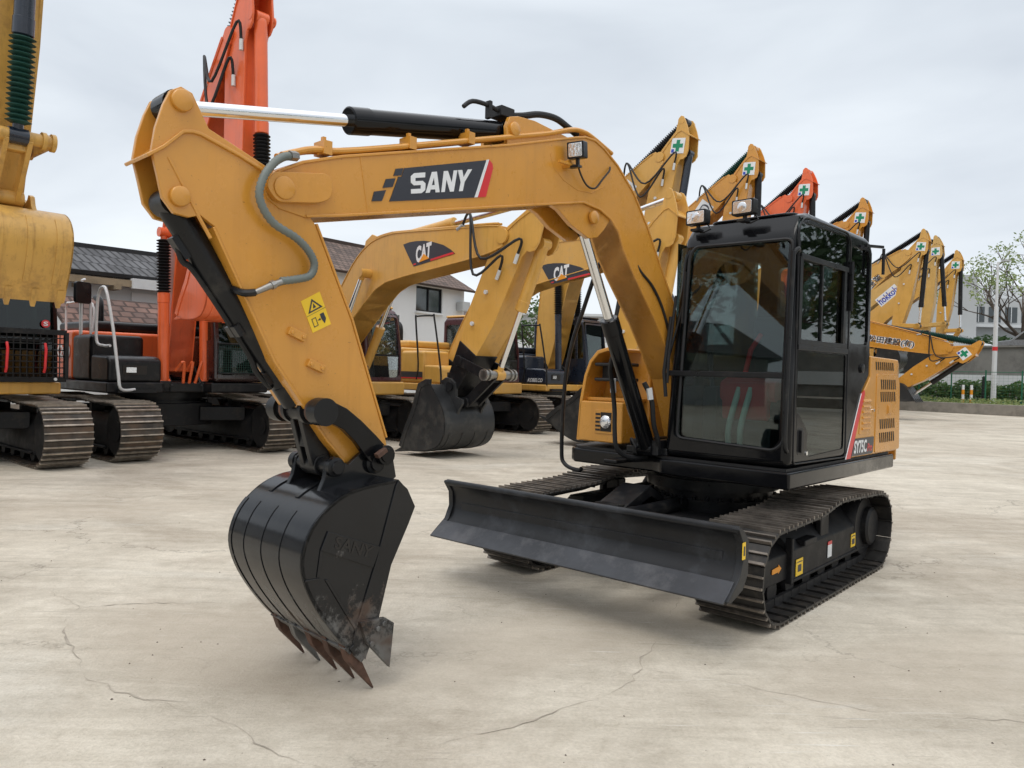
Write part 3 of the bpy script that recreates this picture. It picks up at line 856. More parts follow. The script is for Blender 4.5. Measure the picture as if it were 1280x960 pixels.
    mb = MB(); mb.strip([(y, z) for y, z in arch[3:]], .03, .24, .52)
    # strip() works in x,z: turn it into y,z
    mb.v = [Vector((v.y, v.x, v.z)) for v in mb.v]
    mb.build('arch_rim', 'yellow', b0, bevel=.008)
    mb = MB()
    for z in (1.43, 1.55): mb.tube([(.30, -.42, z), (.47, -.42, z), (.50, -.45, z), (.50, -.68, z), (.46, -.71, z), (.30, -.71, z)], .014, 8)
    mb.box(.28, .40, -.69, -.62, 1.42, 1.56); mb.box(.34, .36, -.58, -.45, 1.44, 1.54)
    mb.build('step_bracket', 'black_satin', b0)
    mb = MB(); mb.ext(rrect(-.665, -.475, 1.0, 1.19, .02), 'x', .52, .527); mb.build('lamp_bezel', 'yellow', b0, bevel=.003)
    lp = MB()
    for k in range(5): lp.box(.5265, .531, -.650, -.605, 1.022 + k * .031, 1.038 + k * .031)
    lp.box(.5265, .530, -.60, -.495, 1.02, 1.17); lp.cur = 1
    lp.lathe((.528, -.548, 1.095), (.56, -.548, 1.095), [(0, .052), (.012, .052), (.022, .042), (.028, .022), (.03, .0)], 24)
    lp.build('headlight', ['vent_dark', 'lamp_lens'], b0)
    # handrail on the right
    mb = MB(); hr = cat([(.50, -.80, .70), (.50, -.84, .68), (.50, -.98, .72), (.50, -1.017, .85), (.50, -1.0, 1.38), (.50, -.935, 1.71), (.50, -.835, 1.97), (.50, -.70, 2.30), (.46, -.64, 2.42), (.35, -.60, 2.44), (.0, -.60, 2.30), (-.2, -.62, 1.6)], 6)
    mb.tube(hr, .017, 10); mb.build('handrail', 'black_satin', t)

    # ---- cab
    side = [(.61, .888), (.602, 1.5), (.555, 2.30), (.52, 2.46), (.45, 2.555), (.35, 2.585), (-.70, 2.575), (-.80, 2.55), (-.855, 2.47), (-.868, 1.66), (-.868, 1.50), (-.73, 1.38), (-.49, .888)]
    def leanY(me):
        for v in me.vertices:
            if v.co.y < .4: v.co.y += .085 * max(0, (v.co.z - .9)) / 1.65
    ob = MB(); ob.ext(side, 'y', .03, .968); om = ob.mesh('cab', 'black_gloss'); leanY(om)
    bevel_mesh(om, .055, 4, 50)
    inn = MB(); inn.ext([(.565, .93), (.557, 1.5), (.51, 2.30), (.48, 2.43), (.42, 2.50), (.34, 2.53), (-.70, 2.52), (-.80, 2.45), (-.82, 1.66), (-.80, 1.2), (-.70, .93)], 'y', .075, .925)
    im = inn.mesh('in', 'black_satin'); leanY(im)
    cuts = [im]
    c = MB(); c.ext(rpoly([(.112, 1.03), (.84, 1.0), (.905, 1.06), (.905, 2.385), (.19, 2.395), (.15, 2.33)], .05), 'x', .42, .8); cuts.append(c.mesh('c', 'black_gloss'))   # windshield
    c = MB(); c.ext(rpoly([(.50, 1.70), (.505, 2.50), (-.30, 2.52), (-.33, 2.48), (-.30, 1.70)], .05), 'y', .8, 1.2); cuts.append(c.mesh('c', 'black_gloss'))
    c = MB(); c.ext(rpoly([(.50, 1.03), (.50, 1.655), (-.33, 1.655), (-.335, .97), (.30, .95), (.33, 1.1), (.49, 1.25)], .03), 'y', .8, 1.2); cuts.append(c.mesh('c', 'black_gloss'))
    c = MB(); c.ext(rpoly([(-.40, 1.745), (-.385, 2.47), (-.74, 2.46), (-.765, 2.40), (-.775, 1.745)], .05), 'y', .8, 1.2); cuts.append(c.mesh('c', 'black_gloss'))
    c = MB(); c.ext(rpoly([(.48, 1.25), (.45, 2.42), (-.72, 2.42), (-.72, 1.45)], .05), 'y', -.2, .3); cuts.append(c.mesh('c', 'black_gloss'))
    c = MB(); c.ext(rrect(.22, .86, 1.55, 2.40, .05), 'x', -1.2, -.6); cuts.append(c.mesh('c', 'black_gloss'))
    cabm = boolean(om, cuts)
    cab = link_mesh(cabm, 'cab', t, 35); weighted(cab)
    # roof cap, paler from the sky, separate panel
    mb = MB(); mb.ext(rrect(-.66, .38, .22, .86, .08), 'z', 2.578, 2.60); mb.build('roof_hatch', 'black_gloss', cab, bevel=.01)
    def pane(name, pts, mat, ax, a, b):
        mb = MB(); mb.ext(pts, ax, a, b); return mb
    # windshield, two panes on the raked plane
    def wx(z): return .598 - max(0, z - 1.5) * .055 - .012
    def raked(y0, y1, z0, z1, th):
        mb = MB(); ya = .0
        mb.add([(wx(z0), y0, z0), (wx(z0), y1, z0), (wx(z1), y1, z1), (wx(z1), y0, z1), (wx(z0) - th, y0, z0), (wx(z0) - th, y1, z0), (wx(z1) - th, y1, z1), (wx(z1) - th, y0, z1)],
               [(0, 1, 2, 3), (7, 6, 5, 4), (0, 4, 5, 1), (1, 5, 6, 2), (2, 6, 7, 3), (3, 7, 4, 0)])
        return mb
    raked(.10, .915, 1.515, 2.40, .006).build('upper_windshield', 'glass_front', cab)
    raked(.07, .915, .98, 1.475, .006).build('lower_windshield', 'glass_front', cab)
    mb = MB(); mb.box(.583, .612, .06, .915, 1.472, 1.512); mb.build('window_bar', 'black_satin', cab, bevel=.006)
    # rubber seal round the windshield
    sl = rpoly([(.112, 1.03), (.84, 1.0), (.905, 1.06), (.905, 2.385), (.19, 2.395), (.15, 2.33)], .05)
    mb = MB(); mb.tube([(wx(z) + .020, y, z) for y, z in sl], .011, 6, True); mb.build('window_seal', 'rubber', cab)
    # door on the left side
    dr = MB(); fr_out = rpoly([(.535, .915), (.545, 2.46), (.46, 2.535), (-.30, 2.545), (-.365, 2.48), (-.375, .905)], .04)
    dr.tube([(x, .968, z) for x, z in fr_out], .007, 6, True)
    for x0, x1, z in ((.51, -.32, 2.275), (.52, -.35, 1.682)): dr.box(x1, x0, .955, .978, z - .018, z + .018)
    for x in (.50, -.27): dr.box(x - .022, x + .022, .957, .976, 1.70, 2.27)
    dr.box(-.33, .50, .959, .977, 1.70, 1.735)
    door = dr.build('door', 'black_satin', cab, bevel=.003)
    for x0, x1, z0, z1, y in ((-.33, .53, 2.285, 2.53, .955), (-.29, .15, 1.72, 2.27, .945), (.10, .50, 1.72, 2.27, .952), (-.36, .53, .94, 1.675, .958)):
        mb = MB(); mb.box(x0, x1, y - .003, y + .003, z0, z1); mb.build('window', 'glass_dark', door)
    mb = MB(); mb.box(.115, .135, .953, .966, 1.72, 2.27); mb.build('window_divider', 'black_satin', door)
    hx = MB(); hx.ext(rpoly([(.53, .93), (.53, 1.26), (.47, 1.255), (.335, 1.14), (.31, 1.10), (.31, .93)], .02), 'y', .950, .967)
    hx.build('door_panel', 'black_gloss', door, bevel=.003)
    mb = MB(); mb.ext(rrect(.385, .475, .97, 1.15, .02), 'y', .966, .970); mb.ext(rrect(.41, .445, .985, 1.135, .012), 'y', .970, .985); mb.build('door_handle', 'black_satin', door, bevel=.003)
    mb = MB(); mb.cyl((.325, .966, .975), (.325, .974, .975), .014, n=14); mb.build('key_lock', 'chrome', door)
    mb = MB()
    for z in (2.05, 2.25): mb.box(-.385, -.34, .968, .990, z, z + .07)
    mb.cyl((-.362, .985, 1.98), (-.362, .985, 2.34), .012, n=8); mb.build('hinge', 'black_satin', door)
    mb = MB(); mb.box(-.78, -.38, .950, .956, 1.72, 2.49); mb.build('rear_side_window', 'glass_dark', cab)
    mb = MB(); mb.box(-.76, .52, .055, .060, 1.22, 2.44); mb.build('right_window', 'glass_dark', cab, M=None)
    cab.children[-1].data.transform(Matrix.Translation((0, .03, 0)))
    mb = MB(); mb.box(-.858, -.853, .20, .88, 1.52, 2.42); mb.build('rear_window', 'glass_clear', cab)
    mb = MB(); mb.lathe((-.66, .966, 1.565), (-.66, .985, 1.565), [(0, .035), (.015, .035), (.019, .02)], 20); mb.build('door_catch', 'black_satin', cab)
    # grab rail on the front left pillar
    gp = cat([(.60, .955, 1.0), (.635, .965, 1.01), (.655, .965, 1.06), (.655, .965, 1.3), (.62, .965, 2.2), (.60, .965, 2.28), (.56, .972, 2.315), (.53, .965, 2.30)], 6)
    mb = MB(); mb.tube(gp, .014, 10); mb.build('grab_rail', 'black_satin', cab)
    mb = MB(); gp = cat([(.60, .08, 1.05), (.64, .06, 1.2), (.63, .07, 1.6), (.59, .10, 2.1), (.57, .12, 2.25)], 5)
    mb.tube([(.615, .055, 1.42), (.62, .065, 1.6), (.60, .10, 2.05)], .011, 8)
    mb.bar((.605, .16, 1.85), (.585, .165, 2.22), .012, .02); mb.bar((.61, .065, 1.62), (.602, .16, 1.98), .01, .012)
    mb.tube([(.612, .045, 1.32), (.62, .03, 1.5), (.61, .07, 1.9)], .014, 8)
    mb.build('wiper', 'rubber', cab)
    # roof work lights
    for (yc, zc, xx) in ((.225, 2.605, .56), (.580, 2.632, .56)):
        wl = MB(); q = len(wl.v)
        wl.ext(rrect(-.082, .082, -.052, .052, .010, 3), 'x', -.05, .012)
        wl.box(-.035, -.015, -.012, .012, -.085, -.05); wl.box(-.05, .03, -.03, .03, -.10, -.082)
        wl.tube([(-.04, .03, -.02), (-.05, .07, -.06), (-.03, .10, -.09), (-.02, .05, -.11), (-.05, .0, -.10)], .006, 6)
        wl.cur = 1; wl.ext(rrect(-.07, .07, -.042, .042, .010, 3), 'x', .013, .017)
        wl.lathe((.012, 0, 0), (.03, 0, 0), [(0, .034), (.008, .034), (.012, .018)], 16)
        wl.build('work_light', ['black_satin', 'lamp_lens'], cab, bevel=.003, M=Matrix.Translation((xx, yc, zc)) @ Matrix.Rotation(R(-4), 4, 'Z'))
    mb = MB(); mb.bar((-.60, .99, 2.49), (-.86, 1.03, 2.51), .02, .02); mb.cyl((-.88, 1.03, 2.50), (-.88, 1.03, 2.30), .012, n=8)
    mb.build('mirror_bracket', 'black_satin', cab)
    # interior
    mb = MB(); mb.box(-.70, .54, .09, .90, .90, .94); mb.build('cab_floor', 'seat_cloth', cab)
    mb = MB(); mb.ext(rrect(-.25, .27, 1.18, 1.32, .05), 'y', .26, .74); mb.ext(rpoly([(-.28, 1.28), (-.15, 1.28), (-.26, 1.95), (-.38, 1.95)], .04), 'y', .28, .72)
    mb.box(-.20, .22, .34, .66, .94, 1.20)
    seat = mb.build('seat', 'seat_cloth', cab, bevel=.02)
    mb = MB()
    mb.ext(rpoly([(.29, 1.30), (.30, 1.44), (.05, 1.52), (-.18, 1.50), (-.2, 1.33)], .05), 'y', .30, .72)
    mb.ext(rpoly([(.32, 1.16), (.34, 1.42), (.26, 1.45), (.24, 1.20)], .04), 'y', .34, .68)
    mb.tube([(.10, .40, 1.50), (.06, .42, 1.68), (-.02, .46, 1.80)], .02, 8)
    mb.build('seat_cover', 'red_cloth', cab, bevel=.02)
    for yy in (.44, .53):
        mb = MB(); mb.tube(cat([(.40, yy, .96), (.41, yy, 1.10), (.37, yy + .01, 1.24), (.32, yy + .03, 1.40)], 4), .021, 10); mb.build('travel_lever', 'boot_green', cab)
    for yy in (.18, .80):
        mb = MB(); mb.box(-.15, .22, yy - .055, yy + .055, .94, 1.40); mb.cyl((.18, yy, 1.38), (.22, yy, 1.58), .018, n=8); mb.tube([(.22, yy, 1.56), (.23, yy, 1.66)], [.03, .022], 8); mb.build('control_console', 'seat_cloth', cab, bevel=.015)
    mb = MB(); mb.box(.28, .36, .60, .84, 1.50, 1.62); mb.build('display_panel', 'black_satin', cab, bevel=.01)

    # ---- boom
    YN, YF = .03, -.215
    up = [(3.775, 2.235), (3.765, 2.28), (3.72, 2.318), (3.598, 2.384), (3.392, 2.455), (2.281, 2.765), (1.938, 2.872), (1.70, 2.945), (1.60, 2.972), (1.50, 2.975), (1.40, 2.945), (1.244, 2.865), (1.051, 2.72), (.876, 2.52), (.686, 2.25), (.501, 2.002), (.22, 1.52), (.06, 1.10), (.04, 1.0), (.10, .92), (.20, .93)]
    lo = [(.30, 1.18), (.423, 1.44), (.56, 1.63), (.73, 1.84), (1.024, 2.151), (1.16, 2.31), (1.22, 2.42), (1.31, 2.49), (1.432, 2.533), (1.6, 2.548), (2.03, 2.458), (2.749, 2.305), (3.385, 2.170), (3.572, 2.137), (3.70, 2.155), (3.76, 2.19)]
    bo = MB(); bo.ext(up + lo, 'y', YF + .012, YN - .008)
    bo.strip(up[2:19], .014, YF, YN); bo.strip(lo[1:14], .014, YF, YN)
    # bracket for the arm cylinder
    for y in (YN - .035, YF + .02):
        bo.ext([(2.285, 2.755), (2.295, 2.87), (2.27, 2.925), (2.20, 2.945), (2.06, 2.955), (1.74, 2.93), (1.80, 2.90)], 'y', y - .014, y + .014)
    boom = bo.build('boom', 'yellow', t, bevel=.004, ang=40)
    mb = MB()
    for y in (-.182, -.006):   # under-boom cylinder bracket
        mb.ext([(1.93, 2.50), (1.82, 2.47), (1.70, 2.40), (1.52, 2.34), (1.43, 2.36), (1.36, 2.42), (1.30, 2.49), (1.5, 2.56), (1.8, 2.54)], 'y', y - .018, y + .018)
    mb.build('cylinder_bracket', 'yellow', boom, bevel=.004)
    def boss(x, z, r, y, h, par=None):
        mb = MB(); mb.lathe((x, y, z), (x, y + h, z), [(0, r), (h * .8, r), (h, r * .88), (h, .004)], 26)
        return mb.build('pin_boss', 'yellow', par or boom, bevel=.003, ang=45)
    boss(1.50, 2.475, .042, YN - .006, .022); boss(2.236, 2.86, .040, YN - .022, .02)
    mb = MB(); mb.ext(rpoly([(3.785, 2.235), (3.755, 2.30), (3.49, 2.345), (3.455, 2.31), (3.465, 2.235), (3.53, 2.205), (3.73, 2.175)], .03, 5), 'y', YN - .006, YN + .026)
    mb.build('pin_plate', 'yellow', boom, bevel=.003, ang=45)
    boss(3.70, 2.24, .05, YN + .022, .014)
    # brand mark
    yq = YN - .008
    dk = MB(); plate(dk, [(3.117, yq, 2.290), (2.550, yq, 2.412), (2.465, yq, 2.632), (3.03, yq, 2.470), (3.045, yq, 2.425), (3.065, yq, 2.42), (3.095, yq, 2.345), (3.10, yq, 2.33)], (0, 1, 0), .004)
    for q in ([(3.082, 2.456), (3.035, 2.469), (3.047, 2.431), (3.095, 2.419)], [(3.140, 2.394), (3.082, 2.41), (3.099, 2.364), (3.158, 2.348)], [(3.208, 2.321), (3.138, 2.341), (3.161, 2.285), (3.221, 2.272)]):
        plate(dk, [(x, yq, z) for x, z in q], (0, 1, 0), .004)
    dec = dk.build('brand_decal', 'decal_black', boom)
    mb = MB(); plate(mb, [(2.548, yq, 2.413), (2.525, yq, 2.418), (2.444, yq, 2.640), (2.464, yq, 2.634)], (0, 1, 0), .005); mb.build('white_bar', 'white', dec)
    mb = MB(); plate(mb, [(2.523, yq, 2.418), (2.462, yq, 2.432), (2.412, yq, 2.60), (2.418, yq, 2.622), (2.443, yq, 2.640)], (0, 1, 0), .005); mb.build('red_bar', 'red', dec)
    # heavy lettering cut as plates: S A N Y, unit boxes mapped into the traced quad
    S_ = [[(0, .22), (.0, 0), (.75, 0), (1, .14), (1, .46), (.80, .60), (.30, .60), (.30, .76), (.95, .76), (.95, 1), (.22, 1), (0, .86), (0, .54), (.20, .40), (.68, .40), (.68, .22)]]
    A_ = [[(0, 0), (.30, 0), (.36, .18), (.36, .38), (.50, .72), (.62, .42), (.62, .38), (.36, .38), (.36, .18), (.64, .18), (.70, 0), (1, 0), (.66, 1), (.34, 1)]]
    A_ = [[(0, 0), (.29, 0), (.5, .74), (.71, 0), (1, 0), (.66, 1), (.34, 1)], [(.33, .15), (.67, .15), (.61, .36), (.39, .36)]]
    N_ = [[(0, 0), (.27, 0), (.27, .60), (.70, 0), (1, 0), (1, 1), (.73, 1), (.73, .42), (.30, 1), (0, 1)]]
    Y_ = [[(.36, 0), (.64, 0), (.64, .42), (1, 1), (.70, 1), (.5, .64), (.30, 1), (0, 1), (.36, .42)]]
    BL, BR, TR, TL = [Vector((x, yq + .004, z)) for x, z in ((2.985, 2.352), (2.603, 2.438), (2.572, 2.560), (2.99, 2.452))]
    lt = MB(); xs = [(0, .235), (.245, .49), (.52, .745), (.755, 1.0)]
    for (a, b), G in zip(xs, (S_, A_, N_, Y_)):
        for g in G:
            pts = []
            for x, y in g:
                s = a + (b - a) * x
                pts.append((BL * (1 - s) + BR * s) * (1 - y) + (TL * (1 - s) + TR * s) * y)
            plate(lt, pts, (0, 1, 0), .002 if g is G[0] else .0015)
    lt.build('brand_lettering', 'white', dec)
    # weld seams and clamp marks
    mb = MB(); mb.tube([(3.24, yq, 2.21), (3.29, yq, 2.47)], .004, 6)
    mb.tube([(x, yq, z) for x, z in [(1.93, 2.79), (1.90, 2.72), (1.80, 2.655), (1.66, 2.62), (1.52, 2.63), (1.38, 2.70)]], .003, 6)
    mb.build('weld_seam', 'yellow', boom)
    # steel pipes along the top
    mb = MB()
    for k, y in enumerate((YN - .02, YN - .065)):
        p = cat([(3.70, y + .02, 2.385), (3.62, y, 2.42), (3.52, y, 2.455), (3.30, y, 2.50), (2.3, y, 2.80), (1.95, y, 2.905), (1.72, y, 2.985), (1.60, y, 3.00), (1.50, y, 2.985), (1.30, y, 2.93)], 5)
        mb.tube(p, .015, 10)
    for x, z in ((3.47, 2.47), (2.98, 2.605), (2.58, 2.725)):
        mb.box(x - .022, x + .022, YN - .085, YN, z - .03, z + .032); mb.box(x - .008, x + .008, YN - .05, YN - .03, z + .03, z + .055)
    mb.build('hydraulic_pipe', 'yellow', boom)
    # boom work light
    wl = MB(); wl.ext(rrect(-.055, .055, -.05, .05, .008, 3), 'x', -.05, .012); wl.box(-.03, -.01, -.01, .01, -.09, -.05); wl.box(-.06, .0, -.06, .01, -.10, -.085)
    wl.cur = 1; wl.ext(rrect(-.045, .045, -.04, .04, .008, 3), 'x', .012, .016)
    wl.build('work_light', ['black_satin', 'lamp_lens'], boom, bevel=.003, M=Matrix.Translation((1.80, YN + .085, 2.822)) @ Matrix.Rotation(R(14), 4, 'Z') @ Matrix.Rotation(R(8), 4, 'Y'))
    mb = MB(); mb.tube([(1.80, YN - .01, 2.745), (1.80, YN + .04, 2.748)], .024, 12); mb.box(1.75, 1.90, YN + .03, YN + .05, 2.735, 2.75)
    mb.build('light_bracket', 'yellow', boom)
    mb = MB(); mb.tube(cat([(1.76, YN + .08, 2.79), (1.70, YN + .03, 2.74), (1.61, YN + .02, 2.66), (1.52, YN + .02, 2.655), (1.44, YN + .02, 2.73), (1.36, YN + .01, 2.80), (1.34, YN, 2.83)], 5), .006, 6)
    mb.build('lamp_cable', 'rubber', boom)

    # ---- arm
    AN, AF = .02, -.205
    ap = [(3.60, 2.20), (3.519, 2.117), (3.315, 1.698), (3.10, 1.13), (3.07, 1.02), (3.11, .94), (3.20, .915), (3.28, .955), (3.33, 1.03), (3.431, 1.14), (3.703, 1.498), (3.985, 2.035), (4.045, 2.07),
          (4.09, 2.055), (4.15, 2.062), (4.195, 2.115), (4.215, 2.20), (4.238, 2.29), (4.225, 2.38), (4.198, 2.473), (4.172, 2.535), (4.13, 2.562), (4.085, 2.548), (4.016, 2.425), (3.886, 2.375), (3.74, 2.318), (3.66, 2.27)]
    core = [(3.60, 2.20), (3.519, 2.117), (3.315, 1.698), (3.10, 1.13), (3.07, 1.02), (3.11, .94), (3.20, .915), (3.28, .955), (3.33, 1.03), (3.431, 1.14), (3.703, 1.498), (3.95, 2.02), (3.98, 2.16), (3.95, 2.36), (3.886, 2.375), (3.74, 2.318), (3.66, 2.27)]
    am = MB(); am.ext(core, 'y', AF + .01, AN - .010)
    for y0, y1 in ((AN - .03, AN - .006), (AF + .006, AF + .03)): am.ext(ap, 'y', y0, y1)
    am.strip([(4.262, 2.268), (4.20, 2.315), (4.125, 2.392), (4.085, 2.402), (4.05, 2.40), (3.886, 2.352), (3.74, 2.297), (3.66, 2.25)], .014, AF - .004, AN + .006)
    am.strip([(3.519, 2.117), (3.315, 1.698), (3.10, 1.13)], -.012, AF, AN)
    am.strip([(3.33, 1.03), (3.431, 1.14), (3.703, 1.498), (3.985, 2.035)], -.012, AF, AN)
    arm = am.build('arm', 'yellow', t, bevel=.004, ang=40)
    mb = MB(); mb.tube([(4.175, AN - .008, 2.275), (4.06, AN - .008, 2.08), (4.0, AN - .008, 1.985)], .008, 6); mb.build('weld_seam', 'yellow', arm)
    boss(4.128, 2.505, .043, AN - .006, .022, arm); boss(4.13, 2.13, .040, AN - .006, .022, arm)
    for x, z in ((3.604, 1.615), (3.505, 1.477)):
        mb = MB(); mb.box(-.045, .045, AN - .008, AN + .012, -.018, .018); mb.xf(Matrix.Translation((x, 0, z)) @ Matrix.Rotation(R(-22), 4, 'Y') , len(mb.v) - 8)
        mb.cyl((x + .028, AN + .01, z + .008), (x + .028, AN + .018, z + .008), .010, n=10)
        mb.cyl((x - .028, AN + .01, z - .01), (x - .028, AN + .018, z - .01), .010, n=10)
        mb.build('hose_clip_pad', 'yellow', arm, bevel=.003)
    yq = AN - .006
    mb = MB(); plate(mb, [(3.585, yq, 1.764), (3.521, yq, 1.626), (3.426, yq, 1.672), (3.490, yq, 1.816)], (0, 1, 0), .002)
    stk = mb.build('warning_sticker', 'decal_yellow', arm)
    C0 = Vector((3.585, yq + .002, 1.764)); ex = Vector((3.490, yq + .002, 1.816)) - C0; ez = Vector((3.521, yq + .002, 1.626)) - C0
    def sp(u, v): return C0 + ex * u + ez * v
    mb = MB()
    tri = [(.5, .08), (.12, .44), (.88, .44)]; tin = [(.5, .16), (.24, .40), (.76, .40)]
    for i in range(3):
        a, b2 = tri[i], tri[(i + 1) % 3]; c2, d2 = tin[(i + 1) % 3], tin[i]
        plate(mb, [sp(*a), sp(*b2), sp(*c2), sp(*d2)], (0, 1, 0), .0012)
    plate(mb, [sp(.5, .22), sp(.42, .36), sp(.58, .36)], (0, 1, 0), .0012)
    plate(mb, [sp(.0, .49), sp(1, .49), sp(1, .50), sp(0, .50)], (0, 1, 0), .0012)
    plate(mb, [sp(.62, .60), sp(.82, .60), sp(.84, .80), sp(.70, .92), (sp(.62, .75))], (0, 1, 0), .0012)
    for a, b2 in (((.16, .62), (.19, .88)), ((.36, .62), (.39, .88))): plate(mb, [sp(a[0], a[1]), sp(b2[0], a[1]), sp(b2[0], b2[1]), sp(a[0], b2[1])], (0, 1, 0), .0012)
    for v in (.62, .86): plate(mb, [sp(.16, v), sp(.39, v), sp(.39, v + .02), sp(.16, v + .02)], (0, 1, 0), .0012)
    plate(mb, [sp(.42, .74), sp(.58, .70), sp(.58, .78)], (0, 1, 0), .0012)
    mb.build('sticker_print', 'decal_black', stk)
    # armoured hose looping down the arm
    hp = cat([(3.66, .045, 2.385), (3.705, .055, 2.372), (3.76, .07, 2.33), (3.81, .075, 2.255), (3.82, .07, 2.17), (3.755, .06, 2.085), (3.64, .055, 2.035), (3.575, .055, 1.985), (3.545, .055, 1.93), (3.565, .055, 1.878), (3.63, .055, 1.855), (3.71, .06, 1.838)], 10)
    mb = MB(); rs = [.0165 + (.0022 if i % 2 else -.001) for i in range(len(hp))]; mb.tube(hp, rs, 12)
    hs = mb.build('armoured_hose', 'hose_grey', arm, ang=80)
    mb = MB(); mb.tube([(3.70, .06, 1.838), (3.76, .06, 1.812), (3.82, .05, 1.78)], [.015, .015, .012], 12); 
    mb.tube([(3.74, .06, 1.822), (3.755, .06, 1.814)], .020, 8)
    mb.build('hose_fitting', 'steel', hs)
    mb = MB(); mb.tube([(3.635, .04, 2.392), (3.675, .05, 2.385)], .022, 6); mb.build('hose_fitting', 'steel', hs)

    # ---- bucket
    back = cat([(3.185, .958), (3.347, .945), (3.455, .925), (3.555, .875), (3.645, .785), (3.688, .665), (3.668, .55), (3.60, .42), (3.50, .285), (3.425, .205)], 4)
    back = [tuple(p) for p in back]
    ym, w = -.09, .325
    bu = MB(); bu.strip(back, -.016, ym - w, ym + w)
    lipd = [(3.44, .228), (3.41, .185), (3.375, .15)]
    bu.strip(lipd, -.03, ym - w - .006, ym + w + .006)
    opening = [(3.365, .16), (3.285, .335), (3.222, .565), (3.125, .745), (3.088, .822), (3.136, .91)]
    prof = back + opening
    for s in (1, -1):
        y = ym + s * w
        bu.ext(prof, 'y', y - s * .014, y)
        rim = [(3.19, .955), (3.136, .91), (3.088, .822), (3.125, .745), (3.222, .565), (3.285, .335), (3.355, .16)]
        bu.ext(rim + [(3.425, .25), (3.405, .33), (3.30, .62), (3.205, .93)], 'y', y - s * .020, y + s * .007)   # side cutting edge
    for yy in (-.19, -.03, .13):                                            # wear strips on the back
        bu.strip(back[14:-2], .0035, ym + yy - .014, ym + yy + .014)
    bu.strip(back[14:-1], .004, ym - w, ym - w + .03)
    bu.strip(back[-3:], .010, ym - w, ym + w)
    for y0 in (-.30, -.06):
        bu.strip(back[4:13], .006, ym + y0 + .1, ym + y0 + .13)
    bk = bu.build('bucket', 'bucket_black', t, bevel=.003, ang=40)
    mb = MB()                                                               # raised name bar and side ribs
    y = ym + w
    mb.ext([(3.565, .768), (3.285, .660), (3.325, .570), (3.60, .690)], 'y', y, y + .008)
    mb.ext([(3.575, .56), (3.56, .56), (3.395, .30), (3.41, .30)], 'y', y, y + .006)
    mb.ext([(3.60, .69), (3.585, .685), (3.60, .575), (3.615, .575)], 'y', y, y + .006)
    mb.ext([(3.67, .575), (3.60, .572), (3.60, .562), (3.67, .565)], 'y', y, y + .006)
    pl = mb.build('side_rib', 'bucket_black', bk, bevel=.002)
    text('cast_lettering', 'SANY', [(3.535, y + .008, .690), (3.345, y + .008, .617), (3.320, y + .008, .665), (3.525, y + .008, .743)], 'vent_dark', pl, .002, .02)
    for k in range(5):
        yy = ym - w + .03 + k * (2 * w - .06) / 4
        th = MB(); r = .023
        base = [(3.465, .245), (3.42, .235), (3.37, .165), (3.355, .12), (3.385, .105), (3.435, .165)]
        th.ext(base, 'y', yy - r, yy + r)
        tip = Vector((3.288, yy, .003))
        a = [(3.41, .145), (3.335, .155)]
        th.add([(3.425, yy - .024, .150), (3.425, yy + .024, .150), (3.362, yy + .024, .145), (3.362, yy - .024, .145), (3.292, yy - .008, .002), (3.292, yy + .008, .002), (3.284, yy + .008, .004), (3.284, yy - .008, .004)],
               [(0, 1, 2, 3), (7, 6, 5, 4), (0, 4, 5, 1), (1, 5, 6, 2), (2, 6, 7, 3), (3, 7, 4, 0)])
        th.build('tooth', 'rust' if k != 1 else 'bucket_black', bk, bevel=.003)
    for s in (1, -1):
        y = ym + s * w
        sc = MB(); y0, y1 = (y + .006, y + .030) if s > 0 else (y - .030, y - .006)
        sc.ext([(3.405, .345), (3.265, .335), (3.215, .30), (3.235, .098), (3.36, .235)], 'y', y0, y1)
        for x, z in ((3.31, .295), (3.345, .235), (3.275, .31)): sc.cyl((x, y1 if s > 0 else y0, z), (x, (y1 + .012) if s > 0 else (y0 - .012), z), .014, n=6)
        sc.build('side_cutter', 'bucket_black', bk, bevel=.003)
    for yy in (AN + .022, AF - .022):
        mb = MB(); mb.ext([(3.50, .895), (3.47, .96), (3.455, 1.04), (3.42, 1.065), (3.38, 1.04), (3.34, 1.02), (3.29, 1.06), (3.22, 1.10), (3.14, 1.085), (3.08, 1.03), (3.06, .94), (3.12, .90)], 'y', yy - .014, yy + .014)
        mb.build('bucket_ear', 'bucket_black', bk, bevel=.004)
    mb = MB()
    for x, z, r in ((3.20, 1.02, .052), (3.42, 1.015, .045)):
        mb.lathe((x, AN + .03, z), (x, AN + .075, z), [(0, r), (.025, r), (.03, r * .7), (.045, r * .66)], 22); mb.cyl((x, AF - .07, z), (x, AF - .03, z), r, n=20)
        mb.cyl((x, AF - .03, z), (x, AN + .03, z), r * .8, n=20)
    mb.build('bucket_pin', 'black_satin', bk)
    # linkage
    LX, LZ = 3.508, 1.272
    cl_ = [(3.555, 1.30), (3.52, 1.325), (3.45, 1.315), (3.38, 1.285), (3.299, 1.227), (3.211, 1.152), (3.15, 1.095), (3.125, 1.055), (3.145, 1.02), (3.20, 1.01), (3.25, 1.035), (3.33, 1.130), (3.398, 1.19), (3.454, 1.215), (3.52, 1.222), (3.56, 1.25)]
    for yy in (AN + .055, AF - .055):
        mb = MB(); mb.ext(cl_, 'y', yy - .018, yy + .018)
        s = 1 if yy > 0 else -1
        mb.cyl((3.175, yy - .01, 1.06), (3.175, yy + s * .055, 1.06), .048, n=22); mb.cyl((3.175, yy + s * .055, 1.06), (3.175, yy + s * .062, 1.06), .034, n=16)
        mb.build('side_link', 'black_gloss', t, bevel=.004)
